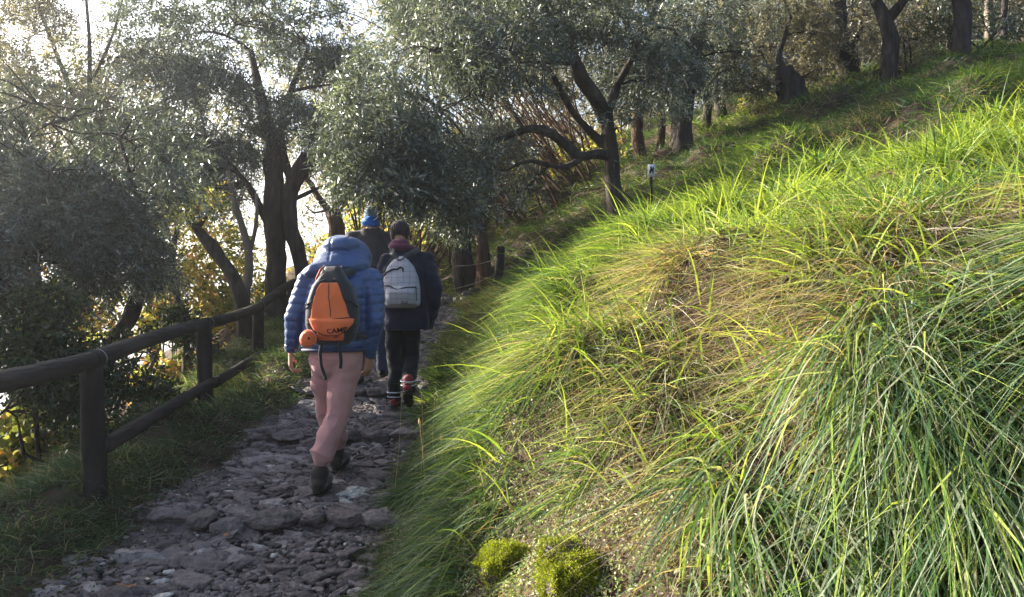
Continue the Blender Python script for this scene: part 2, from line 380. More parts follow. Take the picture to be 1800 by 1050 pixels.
# ------------------------------------------------------------------ even haze, added for the veiling glow of the sun
m, nt, out = newmat('air'); pv = nt.nodes.new('ShaderNodeVolumePrincipled'); pv.inputs['Density'].default_value = .0019; pv.inputs['Anisotropy'].default_value = .76
pv.inputs['Color'].default_value = (.93, .95, 1, 1); pv.inputs['Density Attribute'].default_value = ''; nt.links.new(pv.outputs[0], out.inputs['Volume'])
acc = Acc(); x0, x1, y0, y1, z0, z1 = -3100, 600, -3100, 6100, -46, 64
acc.add([(x0, y0, z0), (x1, y0, z0), (x1, y1, z0), (x0, y1, z0), (x0, y0, z1), (x1, y0, z1), (x1, y1, z1), (x0, y1, z1)], [(0, 3, 2, 1), (4, 5, 6, 7), (0, 1, 5, 4), (1, 2, 6, 5), (2, 3, 7, 6), (3, 0, 4, 7)])
tag(acc.obj('haze', m, smooth=False), 'thin even haze added for the veiling sun glow over the trees', 'haze', kind='stuff')
# ------------------------------------------------------------------ wooden fence along the drop
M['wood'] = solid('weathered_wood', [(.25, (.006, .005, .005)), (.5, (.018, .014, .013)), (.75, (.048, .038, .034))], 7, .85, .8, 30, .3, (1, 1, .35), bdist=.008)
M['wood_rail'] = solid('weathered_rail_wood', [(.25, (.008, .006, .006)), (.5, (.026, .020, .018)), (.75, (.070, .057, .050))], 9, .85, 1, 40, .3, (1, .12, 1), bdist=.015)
M['metal'] = plain('grey_band', (.20, .20, .21), rough=.45, bump=0)
M['wire'] = plain('rusty_wire', (.22, .17, .14), rough=.6, bump=0)
fp = [(-2.35, 2.45, 1.20), (-2.55, 4.8, 1.225), (-2.76, 7.1, 1.375), (-3.05, 9.5, 1.50), (-3.32, 11.9, 1.83)]
fence = thing('wooden_fence', 'dark round log fence with two rails along the left of the stony path', 'fence', (-2.55, 4.8, float(H(-2.55, 4.8))))
for k, (x, y, zt) in enumerate(fp):
    zb = float(H(x, y)) - .15; a = Acc(); q = np.linspace(0, 1, 14)
    P = np.stack([x + .01 * np.sin(q * 3 + k), y + 0 * q, zb + (zt - .045 - zb) * q], 1)
    tube(a, P, [.068 * (1.04 - .06 * t) for t in q], 16, .06, cap=True)
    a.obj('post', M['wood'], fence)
for k in range(4):
    p0, p1 = np.array(fp[k]), np.array(fp[k + 1]); d = p1 - p0
    P = np.array([p0 + d * t for t in np.linspace(-.02 if k else 0, 1.01, 30)]); P[:, 2] += .018 * np.sin(np.linspace(0, 3.14, 30)) * (1 if k % 2 else -1)
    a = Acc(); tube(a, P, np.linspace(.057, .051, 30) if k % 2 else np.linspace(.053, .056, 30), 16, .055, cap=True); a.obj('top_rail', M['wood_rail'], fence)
    if k:
        P = np.array([p0 + d * t for t in np.linspace(-.0, 1.0, 30)]) - np.array([.0, 0, .5 + .02 * k]); P[:, 0] += .075
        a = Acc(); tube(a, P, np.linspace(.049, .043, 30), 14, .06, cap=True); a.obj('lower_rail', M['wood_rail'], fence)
    if k:
        P = np.stack([p0 + norm(d) * (.05 + s) for s in (-.007, .007)]); a = Acc(); tube(a, P, .0625, 20, 0, cap=False); a.obj('joint_band', M['metal'], fence)
a = Acc(); e = np.array(fp[4]); P = np.array([e, e + [.12, .5, .10], e + [.10, 1.1, .20]]); tube(a, resample(P, .08), .055, 14, .03, cap=True)
tag(a.obj('top_rail', M['wood_rail'], fence), 'short pale end of the top rail where it bends away')

# short post with wires on the right of the path end
fx = W(876, 495, 12.6); zt = W(876, 434, 12.6)[2]
wf = thing('wire_fence_post', 'short dark square post with wires beside the two trunks at the path end', 'post', (fx[0], fx[1], float(H(fx[0], fx[1]))))
a = Acc(); tube(a, np.array([[fx[0] - .02, fx[1], float(H(fx[0], fx[1])) - .2], [fx[0] - .01, fx[1], fx[2]], [fx[0] + .045, fx[1], zt]]), [.075, .075, .07], 5, .03, cap=True); a.obj('post', M['wood'], wf)
for (p, q) in ((W(1000, 385, 13.5), W(876, 455, 12.55)), (W(876, 455, 12.55), W(800, 468, 13)), (W(876, 480, 12.55), W(798, 508, 13))):
    a = Acc(); tt = np.linspace(0, 1, 12)[:, None]; P = p + (q - p) * tt; P[:, 2] -= .03 * np.sin(tt[:, 0] * 3.14); tube(a, P, .006, 5); a.obj('wire', M['wire'], wf)

# small white notice on a stake up the slope
sp = W(1145, 300, 10.9); sp[2] = max(sp[2], float(H(sp[0], sp[1])) + .30)
M['white'] = plain('white_board', (.72, .73, .78), .05, rough=.6, bump=.1); M['black'] = plain('black_paint', (.012, .012, .015), .2, rough=.6, bump=0)
sg = thing('notice_sign', 'small white notice with a dark figure on a stake under the trees up the slope', 'sign', (sp[0], sp[1], float(H(sp[0], sp[1]))))
def boxm(acc, c, s, a=.5, rz=0, rx=0):
    V = np.array([(x, y, z) for x in (-.5, .5) for y in (-.5, .5) for z in (-.5, .5)]) * s
    if rx: V = V @ np.array([[1, 0, 0], [0, math.cos(rx), math.sin(rx)], [0, -math.sin(rx), math.cos(rx)]])
    if rz: V = V @ np.array([[math.cos(rz), math.sin(rz), 0], [-math.sin(rz), math.cos(rz), 0], [0, 0, 1]])
    acc.add(V + c, [(0, 1, 3, 2), (4, 6, 7, 5), (0, 4, 5, 1), (2, 3, 7, 6), (0, 2, 6, 4), (1, 5, 7, 3)], None, a)
a = Acc(); tube(a, np.array([[sp[0], sp[1] + .03, float(H(sp[0], sp[1])) - .1], [sp[0], sp[1] + .03, sp[2] + .1]]), .022, 8, .03, cap=True); a.obj('stake', M['wood'], sg)
a = Acc(); boxm(a, sp, (.10, .012, .17)); a.obj('board', M['white'], sg)
a = Acc()
for (dx, dz, rx, rz) in ((-.01, .075, .02, .022), (.0, .02, .032, .045), (-.03, -.03, .022, .05), (.035, -.03, .02, .045), (.045, .05, .016, .04)):
    V, T = ICO2, ICO2T; a.add(V * [rx * .6, .004, rz * .6] + sp + [dx * .6, -.007, dz * .6], None, T)
a.obj('figure_mark', M['black'], sg)

# ------------------------------------------------------------------ trees
def leafquads(P, D, L, Wd, r):
    """one kite-shaped leaf per row"""
    side = norm(np.cross(D, r.normal(size=P.shape)))
    L = L[:, None]; Wd = Wd[:, None]; n = len(P)
    nrm = np.cross(D, side)
    V = np.stack([P, P + D * L * .45 + side * Wd * .5 + nrm * L * .04, P + D * L, P + D * L * .45 - side * Wd * .5 + nrm * L * .04], 1)
    return V.reshape(-1, 3), np.arange(4 * n).reshape(-1, 4)

def puff_twigs(c, Rr, n, r, squash=.8, droop=.35, holes=.15):
    u = norm(r.normal(size=(n, 3))) * (r.random((n, 1)) ** .42) * Rr * [1, 1, squash]
    P = c + u
    k = noise(P, 1.9, 4) > -.75 + holes * 3
    k2 = noise(P, 4.2, 1) > -.5 + holes * 2
    P = P[k & k2]; u = u[k & k2]
    D = norm(norm(u) * .55 + r.normal(size=P.shape) * .6 + [0, 0, -droop])
    return P, D

DENS = 1.65
class Tree:
    def __init__(s, name, label, cat, base, seed, bark='bark', group=None):
        s.o = thing(name, label, cat, base, group); s.r = np.random.default_rng(seed); s.wood = Acc(); s.leaf = Acc()
        s.nodes = []; s.nr = []; s.bark = bark; s.tot = 0; s.kept = 0
    def limb(s, P, rad, sides=10, rough=.13, step=.12, add=True):
        Q, rr = resample(P, step, rad)
        Q = Q + .25 * rr[:, None] * np.stack([noise(Q, 2.3), noise(Q, 2.3, 1), 0 * rr], 1)
        tube(s.wood, Q, rr, sides, rough, cap=True)
        if add: s.nodes.append(Q); s.nr.append(rr)
    def puff(s, c, Rr, twigs, leaf=(.055, .011), K=12, TL=.24, sub=9, t=(.45, .22), droop=.35, holes=.15, squash=.8, keep=True):
        r = s.r; c = np.asarray(c, float); twigs = int(twigs * DENS)
        if s.nodes and sub:
            N = np.concatenate(s.nodes); Rn = np.concatenate(s.nr)
            d = np.linalg.norm(N - c, axis=1) + np.maximum(0, N[:, 2] - c[2]) * 1.2; i = int(np.argmin(d)); p0 = N[i]
            r0 = min(Rn[i] * .7, .012 + .018 * np.linalg.norm(c - p0)); L = np.linalg.norm(c - p0)
            tt = np.linspace(0, 1, max(4, int(L / .15)))[:, None]
            ctl = (p0 + c) / 2 + [0, 0, .22 * L] + r.normal(size=3) * .15 * L
            Q = (1 - tt) ** 2 * p0 + 2 * tt * (1 - tt) * ctl + tt ** 2 * c + .04 * np.stack([noise(tt * [3, 5, 1] + c, 2), noise(tt * [3, 1, 5] + c, 2, 1), 0 * tt[:, 0]], 1) * tt
            rr = np.linspace(r0, .010, len(Q)); tube(s.wood, Q, rr, 6, .1)
            s.nodes.append(Q[len(Q) // 3:]); s.nr.append(rr[len(Q) // 3:])
            for _ in range(sub):
                a0 = Q[r.integers(len(Q) // 2, len(Q))]; e = c + norm(r.normal(size=3)) * Rr * r.uniform(.6, 1.0) * [1, 1, squash]
                q = np.linspace(0, 1, 7)[:, None]; mid = (a0 + e) / 2 + [0, 0, .1 * Rr] + r.normal(size=3) * .14 * Rr
                B = (1 - q) ** 2 * a0 + 2 * q * (1 - q) * mid + q ** 2 * e
                tube(s.wood, B, np.linspace(.009, .003, 7) * (1 + Rr * .3), 4)
        P, D = puff_twigs(c, Rr, twigs, r, squash, droop, holes)
        m = len(P); cl = .22 * noise(P, 1.5, 2)[:, None] * (len(P) > 0); sK = (np.arange(K) + .5) / K
        curve = np.array([0, 0, -1.]) * .25 * TL
        B = P[:, None] + D[:, None] * (sK * TL)[None, :, None] + curve * (sK ** 2)[None, :, None]
        side = norm(np.cross(D, r.normal(size=D.shape)))[:, None] * np.where(np.arange(K) % 2, 1, -1)[None, :, None]
        LD = norm(D[:, None] * .75 + side * .75 + r.normal(size=B.shape) * .22 + [0, 0, -.1])
        tv = np.clip(t[0] + cl + t[1] * (.65 * r.normal(size=(m, 1)) + .95 * r.normal(size=(m, K))), 0, 1).reshape(-1)
        B = B.reshape(-1, 3); LD = LD.reshape(-1, 3)
        if keep:
            k = sun_keep(B, r); B, LD, tv = B[k], LD[k], tv[k]
        if not len(B): return
        big = 1.28 if leaf[0] < .1 else 1.0; L = big * leaf[0] * r.uniform(.7, 1.25, len(B)); V, Q = leafquads(B, LD, L, big * 1.05 * leaf[1] * r.uniform(.75, 1.25, len(B)), r)
        s.leaf.add(V, Q, None, tv)
    def done(s, leafm='olive'):
        s.wood.obj('trunk', M[s.bark], s.o)
        if s.leaf.n: s.leaf.obj('crown', M[leafm], s.o, smooth=False)
        return s.o
def basept(px, d, py=None):
    X = (px - 900) / F * d; return np.array([X, d, float(H(X, d))])

G_UP = 'olive trees standing on the grassy slope'
# --- big olive in the middle, crown over the path
b = basept(1088, 9.8)
T = Tree('olive_tree', 'large olive tree on the slope edge with a dark arching limb over the path', 'tree', b, 11)
T.limb([b - [0, 0, .2], W(1083, 385, 9.8), W(1077, 320, 9.8), W(1076, 268, 9.8), W(1068, 205, 9.75)], [.13, .105, .095, .10, .085], 12)
T.limb([W(1074, 275, 9.8), W(1045, 268, 9.6), W(1018, 282, 9.4), W(1000, 262, 9.3), W(975, 235, 9.2), W(935, 222, 9.1), W(895, 238, 9.0), W(862, 252, 8.9), W(820, 246, 8.8)], [.07, .065, .062, .058, .056, .05, .042, .032, .02], 9)
T.limb([W(1018, 282, 9.4), W(990, 300, 9.2), W(955, 286, 9.1), W(925, 278, 9.0), W(890, 300, 8.9)], [.04, .032, .028, .024, .015], 8)
T.limb([W(1068, 210, 9.75), W(1052, 168, 9.6), W(1022, 140, 9.5), W(1012, 110, 9.4), W(1000, 88, 9.4), W(965, 35, 9.3), W(940, -20, 9.2), W(900, -90, 9)], [.095, .09, .09, .08, .066, .055, .05, .04], 10)
T.limb([W(1012, 112, 9.4), W(985, 112, 9.3), W(955, 108, 9.2), W(915, 110, 9)], [.03, .026, .022, .014], 7)
T.limb([W(1068, 210, 9.75), W(1085, 150, 9.9), W(1120, 90, 10), W(1150, 20, 10.2), W(1170, -60, 10.3)], [.06, .05, .045, .04, .03], 9)
T.limb([W(1074, 262, 9.8), W(1045, 240, 9.8), W(1010, 205, 9.6), W(985, 160, 9.3), W(965, 120, 9)], [.055, .05, .045, .04, .025], 8)
for (x, y, d, rr, n) in [(1095, 225, 9.6, .3, 160), (1150, 150, 10, .5, 320), (1050, 60, 10.2, .6, 420), (950, 160, 9.8, .45, 240), (900, 90, 8.8, .65, 560), (830, 40, 9, .7, 620),
                         (760, 90, 8.8, .7, 620), (700, 160, 8.3, .65, 620), (640, 230, 8.0, .55, 520), (770, 190, 8.8, .5, 360), (830, 150, 8.6, .5, 320), (680, 260, 7.8, .38, 300),
                         (735, 300, 7.8, .33, 260), (810, 285, 8.6, .35, 200), (880, 180, 9.6, .3, 130), (1140, 110, 10, .65, 560), (1190, 60, 10.2, .6, 420), (1060, -10, 9.5, .7, 420),
                         (940, -10, 9.2, .7, 420), (770, 10, 9.3, .6, 320), (1200, 130, 10.4, .4, 220), (930, 330, 9.4, .25, 90), (640, 320, 7.6, .3, 180), (700, 345, 7.4, .26, 150), (800, 355, 7.9, .28, 150), (960, 60, 9.9, .45, 240)]:
    T.puff(W(x, y, d), rr, int(n * 1.25), (.058, .0125), 12, .24, 8, (.45, .25))
T.done('olive')

# --- two-trunk tree behind the fence on the left
b = basept(492, 12.0)
T = Tree('olive_tree', 'tall old tree behind the fence with twin trunks and a sawn-off thick limb', 'tree', b, 12)
T.limb([b - [0, 0, .5], W(484, 520, 12), W(482, 430, 12), W(482, 350, 12), W(482, 290, 12), W(476, 240, 12), W(462, 180, 12), W(440, 90, 12.2)], [.22, .155, .145, .145, .15, .11, .08, .05], 14)
T.limb([b + [.15, 0, -.5], W(536, 520, 12), W(525, 445, 12), W(510, 370, 12), W(512, 320, 12), W(530, 298, 11.95), W(545, 277, 11.9)], [.17, .118, .112, .112, .12, .135, .14], 14)
T.limb([W(512, 322, 12), W(500, 280, 12.05), W(492, 230, 12), W(510, 160, 12), W(540, 90, 12.2)], [.08, .07, .055, .045, .03], 8)
T.limb([W(475, 400, 12), W(440, 330, 11.8), W(405, 290, 11.7), W(360, 240, 11.5)], [.07, .05, .04, .025], 8)
T.limb([W(520, 350, 12), W(560, 330, 12.4), W(610, 318, 12.8), W(650, 325, 13)], [.035, .03, .024, .014], 7)
for (x, y, d, rr, n) in [(330, 60, 12, .9, 620), (430, 40, 12, 1.0, 800), (530, 70, 12, .9, 760), (600, 150, 11.6, .8, 620), (330, 160, 11.8, .9, 720), (430, 150, 11.7, .95, 800), (530, 190, 11.6, .8, 720),
                         (370, 250, 11.5, .7, 560), (420, 250, 12.6, .5, 260), (590, 250, 12.6, .45, 220), (300, 240, 11.5, .6, 420), (590, 110, 12.3, .5, 220), (430, -40, 12.5, .9, 420), (390, 330, 12.4, .4, 200), (610, 220, 11.6, .5, 300), (330, 320, 11.3, .45, 240)]:
    T.puff(W(x, y, d), rr, int(n * 1.3), (.062, .015), 12, .28, 8, (.42, .25))
T.done('olive')

# --- dark olive mass at the left
b = basept(130, 7.6)
T = Tree('olive_tree', 'dark dense olive leaning on a curved trunk just behind the fence at the far left', 'tree', b, 13)
T.limb([b - [0, 0, .4], W(150, 690, 7.6), W(195, 600, 7.8), W(232, 552, 7.9), W(248, 510, 8), W(243, 465, 8), W(255, 400, 7.9), W(235, 330, 7.8)], [.15, .11, .085, .08, .07, .065, .05, .03], 11)
T.limb([W(150, 690, 7.6), W(60, 600, 7.2), W(-10, 500, 6.9), W(40, 460, 6.9), W(95, 425, 7), W(120, 370, 7)], [.09, .085, .08, .07, .05, .02], 10)
for (x, y, d, rr, n) in [(60, 300, 7.2, .55, 520), (150, 300, 7.4, .6, 640), (230, 330, 7.6, .5, 520), (90, 400, 7, .5, 520), (180, 400, 7.3, .5, 560), (245, 410, 7.6, .38, 330), (10, 400, 6.9, .5, 420), (130, 480, 7.1, .38, 260), (200, 470, 7.4, .3, 200),
                         (20, 220, 7.4, .5, 380), (120, 210, 7.6, .55, 460), (210, 240, 7.8, .5, 420), (0, 500, 6.8, .4, 260), (70, 530, 7, .3, 170), (270, 470, 7.8, .25, 130), (140, 350, 8.2, 1.15, 520), (40, 460, 7.6, .9, 330), (240, 260, 8.2, .8, 300), (60, 180, 7.8, .8, 300), (290, 350, 8.2, .5, 160)]:
    T.puff(W(x, y, d), rr, int(n * 1.1), (.055, .0115), 12, .22, 7, (.42, .25), .5, .2)
T.done('olive_dark')

# --- thin pale-leaved tree against the sky, upper left
b = basept(150, 13)
T = Tree('slender_tree', 'thin sparse-leaved tree against the white sky at the upper left', 'tree', b, 14)
T.limb([b - [0, 0, .4], W(150, 500, 13), W(165, 300, 13), W(160, 180, 13), W(158, 100, 13), W(152, 0, 13), W(150, -80, 13)], [.12, .09, .07, .05, .035, .025, .02], 8)
T.limb([W(165, 250, 13), W(110, 120, 12.8), W(70, 20, 12.6), W(50, -60, 12.5)], [.045, .035, .025, .015], 7)
T.limb([W(160, 150, 13), W(200, 60, 13), W(220, -20, 13)], [.03, .02, .012], 6)
for (x, y, d, rr, n) in [(60, 60, 12.8, .9, 700), (120, 130, 12.8, .8, 700), (30, 150, 12.6, .8, 700), (200, 190, 13, .7, 600), (100, 260, 13, .9, 700), (180, 280, 13, .8, 600), (20, 280, 13, .9, 700), (250, 220, 13, .6, 400), (60, 350, 13, .8, 500), (90, 0, 12.8, .9, 220), (150, 220, 12.6, .7, 330), (240, 110, 13, .6, 130), (10, 20, 12.6, .8, 260)]:
    T.puff(W(x, y, d), rr, n, (.055, .017), 10, .3, 10, (.42, .25), .2, .15)
T.done('grey_leaf')

# --- leaning, ivy-clad and slender trunks between the fence and the twin tree
def small(name, label, basepx, d, limbs, puffs, leafm, seed, bark='bark', leaf=(.05, .03), K=9, group=None, t=(.5, .25), keep=True, hol=.2):
    b = basept(basepx, d); T = Tree(name, label, 'tree', b, seed, bark, group)
    for k, (P, rad) in enumerate(limbs):
        P = [W(*p) if len(p) == 3 else np.array(p[:3]) for p in P]
        if k == 0: P = [b - [0, 0, .4]] + P; rad = [rad[0] * 1.2] + list(rad)
        T.limb(P, rad, 9 if rad[0] > .05 else 7)
    for (x, y, dd, rr, n) in puffs: T.puff(W(x, y, dd), rr, n, leaf, K, .22, 6, t, .3, hol, keep=keep)
    return T.done(leafm)
small('leaning_tree', 'dark trunk leaning to the left between the fence and the twin-trunked tree', 432, 10.4,
      [([(430, 540, 10.4), (412, 490, 10.4), (385, 455, 10.4), (372, 430, 10.4), (345, 405, 10.4), (328, 370, 10.3), (322, 330, 10.2)], [.10, .09, .085, .09, .06, .045, .035]),
       ([(345, 405, 10.4), (370, 370, 10.4), (385, 320, 10.4)], [.04, .03, .02])],
      [(330, 320, 10.2, .4, 150), (300, 380, 10.2, .3, 90), (380, 330, 10.3, .3, 110)], 'yellow', 21, leaf=(.04, .022), hol=.3)
small('slender_tree', 'slim pale brown trunk standing right of the leaning dark trunk behind the fence', 435, 11.2,
      [([(425, 540, 11.2), (440, 480, 11.2), (440, 440, 11.2), (425, 395, 11.2), (408, 350, 11.2), (400, 300, 11.2)], [.07, .06, .055, .05, .04, .03]), ([(440, 445, 11.2), (452, 390, 11.2), (450, 340, 11.2)], [.03, .025, .015])],
      [(420, 350, 11.2, .4, 120), (430, 440, 11.4, .3, 70)], 'yellow', 22, 'bark_pale', leaf=(.04, .022), hol=.3)
small('ivy_clad_tree', 'crooked dark stem wrapped in ivy below the top rail of the fence', 320, 9.6,
      [([(330, 640, 9.6), (325, 560, 9.6), (305, 500, 9.6), (300, 450, 9.6), (312, 400, 9.6)], [.06, .055, .045, .04, .03])],
      [(332, 620, 9.4, .28, 240), (325, 560, 9.5, .2, 150), (310, 500, 9.5, .18, 110), (345, 690, 9.3, .25, 160)], 'ivy', 23, leaf=(.045, .038), K=7)
small('bare_tree', 'reddish leafless tree with spreading fork directly behind the three walkers', 590, 16,
      [([(590, 460, 16), (592, 400, 16), (588, 375, 16)], [.2, .17, .16]), ([(590, 385, 16), (560, 350, 16), (545, 320, 15.9), (515, 290, 15.8)], [.09, .07, .05, .03]), ([(590, 385, 16), (605, 350, 16), (640, 330, 16), (680, 318, 16)], [.09, .065, .045, .03]),
       ([(590, 380, 16), (592, 330, 16), (580, 270, 16)], [.07, .05, .03]), ([(575, 370, 16), (550, 375, 16), (535, 360, 16)], [.03, .02, .01]), ([(612, 345, 16), (632, 360, 16), (655, 352, 16)], [.03, .02, .01])],
      [(560, 300, 16, .6, 80), (640, 310, 16, .6, 90), (600, 260, 16, .6, 90)], 'grey_leaf', 24, 'bark_red', leaf=(.05, .018))

# --- trees at the end of the path
small('olive_tree', 'stout dark-footed olive trunk at the bend where the path ends', 822, 13.4,
      [([(818, 480, 13.4), (812, 440, 13.4), (798, 395, 13.4), (785, 345, 13.4), (772, 290, 13.3), (765, 220, 13.2)], [.20, .17, .16, .15, .12, .08]), ([(785, 345, 13.4), (812, 310, 13.3), (830, 260, 13.2)], [.06, .05, .03])],
      [(740, 330, 12.8, .6, 420), (800, 280, 12.8, .65, 460), (860, 330, 12.6, .5, 330), (700, 280, 12.8, .6, 360), (780, 200, 13, .8, 420), (880, 260, 13, .6, 300)], 'olive', 25, leaf=(.06, .014), K=12)
small('forked_tree', 'reddish brown forked trunk between the stout olive and the short post', 852, 13.0,
      [([(852, 480, 13), (848, 440, 13), (845, 410, 13)], [.14, .11, .10]), ([(846, 412, 13), (835, 385, 13), (826, 350, 13), (810, 300, 12.9)], [.07, .06, .045, .03]), ([(848, 412, 13), (856, 385, 13), (860, 340, 13), (870, 290, 13)], [.06, .05, .04, .02])],
      [(860, 300, 13, .5, 220), (830, 330, 13, .4, 160)], 'olive', 26, 'bark_red', leaf=(.055, .013), K=11)
# --- trunks up the slope
up = [('olive_tree', 'reddish olive trunks close together behind the white notice', 1150, 15.5, [([(1140, 310, 15.5), (1128, 270, 15.5), (1120, 230, 15.5), (1130, 160, 15.4)], [.15, .13, .12, .09]), ([(1150, 320, 15.5), (1158, 270, 15.5), (1165, 210, 15.5)], [.10, .09, .06])], [(1130, 130, 15, .8, 420), (1180, 120, 15.2, .7, 360), (1080, 140, 15.4, .7, 300)], 'bark_red'),
      ('olive_tree', 'thick knotty olive trunk right of the white notice', 1203, 15.0, [([(1203, 290, 15), (1200, 262, 15), (1196, 235, 15), (1200, 200, 15), (1215, 150, 15)], [.27, .23, .20, .17, .12]), ([(1200, 225, 15), (1180, 190, 15), (1160, 140, 15)], [.10, .08, .05])], [(1225, 120, 14.8, .75, 400), (1160, 100, 14.8, .8, 400), (1280, 90, 15, .8, 380), (1220, 40, 15, 1.0, 460)], 'bark'),
      ('olive_tree', 'slim dark olive trunk with hanging grey leaves right of the knotty trunk', 1248, 16.5, [([(1248, 250, 16.5), (1242, 215, 16.5), (1246, 170, 16.5)], [.12, .10, .08])], [(1260, 130, 16.2, .7, 300), (1310, 120, 16.4, .7, 300), (1280, 60, 16.5, 1.0, 420)], 'bark'),
      ('olive_tree', 'dark leaning olive trunk beside a sunlit brown patch midway up the slope', 1278, 17.5, [([(1276, 235, 17.5), (1270, 200, 17.5), (1262, 160, 17.5)], [.16, .14, .10])], [(1310, 80, 17.2, 1.0, 420), (1340, 170, 17.4, .35, 130), (1350, 30, 17.3, 1.0, 420)], 'bark'),
      ('olive_tree', 'black hollow stump-like olive with one bent upright branch on the ridge', 1392, 15.6, [([(1396, 180, 15.6), (1390, 150, 15.6), (1380, 120, 15.6)], [.30, .27, .16]), ([(1380, 140, 15.6), (1374, 112, 15.6), (1366, 98, 15.6), (1378, 70, 15.6), (1390, 30, 15.6)], [.10, .08, .06, .05, .03]), ([(1372, 118, 15.6), (1360, 125, 15.5), (1350, 122, 15.5)], [.03, .02, .01])], [(1330, 90, 15.4, .5, 260), (1430, 60, 15.6, .7, 360), (1370, 0, 15.6, .9, 460), (1445, 120, 15.8, .35, 160), (1325, 160, 15.6, .3, 130)], 'bark'),
      ('olive_tree', 'olive trunk with a dark cleft on the ridge left of the yellow-leaved twig', 1490, 17.0, [([(1488, 120, 17), (1484, 85, 17), (1476, 50, 17), (1480, 0, 17)], [.24, .2, .15, .1]), ([(1490, 105, 17), (1500, 80, 17), (1515, 50, 17)], [.08, .06, .04])], [(1470, 40, 16.8, 1.0, 460), (1520, 20, 17, .9, 420), (1440, 10, 17, 1.0, 420), (1540, 60, 17, .7, 260)], 'bark')]
up += [('olive_tree', 'black leaning olive trunk forking low, on the crest right of the cleft trunk', 1560, 15.0, [([(1566, 70, 15), (1552, 30, 15), (1530, -20, 15), (1500, -80, 15)], [.14, .12, .10, .07]), ([(1556, 40, 15), (1590, 0, 15), (1620, -60, 15)], [.1, .08, .05])], [(1500, -60, 15, .9, 380), (1600, -60, 15, .9, 380), (1560, -130, 15, 1.0, 380)], 'bark'),
       ('olive_tree', 'dark olive trunk in deep shade left of the pale thin tree at top right', 1690, 14.5, [([(1696, 20, 14.5), (1684, -30, 14.5), (1690, -90, 14.5)], [.15, .13, .10])], [(1660, -60, 14.5, .8, 340), (1740, -70, 14.5, .9, 340), (1800, -20, 14.5, .7, 260)], 'bark')]
for k, (nm, lb, bx, d, limbs, puffs, bk) in enumerate(up):
    small(nm, lb, bx, d, limbs, puffs, 'grey_leaf' if k in (4, 5) else 'olive', 40 + k, bk, leaf=(.07, .019), K=11, group=G_UP)
for k, (x, d, rad, lb) in enumerate([(1668, 19, .05, 'leftmost thin bare pole-like tree on the dark upper right bank'), (1738, 18, .085, 'pale thin tree trunk near the top right corner of the slope'), (1765, 19, .07, 'brown thin tree trunk just right of the pale one at the top right'), (1705, 20, .04, 'thin bare sapling between the pole-like trees at the top right')]):
    small('slender_tree', lb, x, d, [([(x, -20, d), (x - 4, -90, d)], [rad, rad * .8])], [(x, -70, d, .8, 60)], 'grey_leaf', 60 + k, 'bark_pale' if k == 1 else 'bark', group='thin trees at the top right')
small('leaning_tree', 'thin pale bare branch leaning diagonally over the dark corner at the top', 1668, 17, [([(1668, 60, 17), (1645, 32, 17), (1615, 8, 17), (1580, -15, 17)], [.05, .045, .04, .03])], [], 'grey_leaf', 70, 'bark_pale')

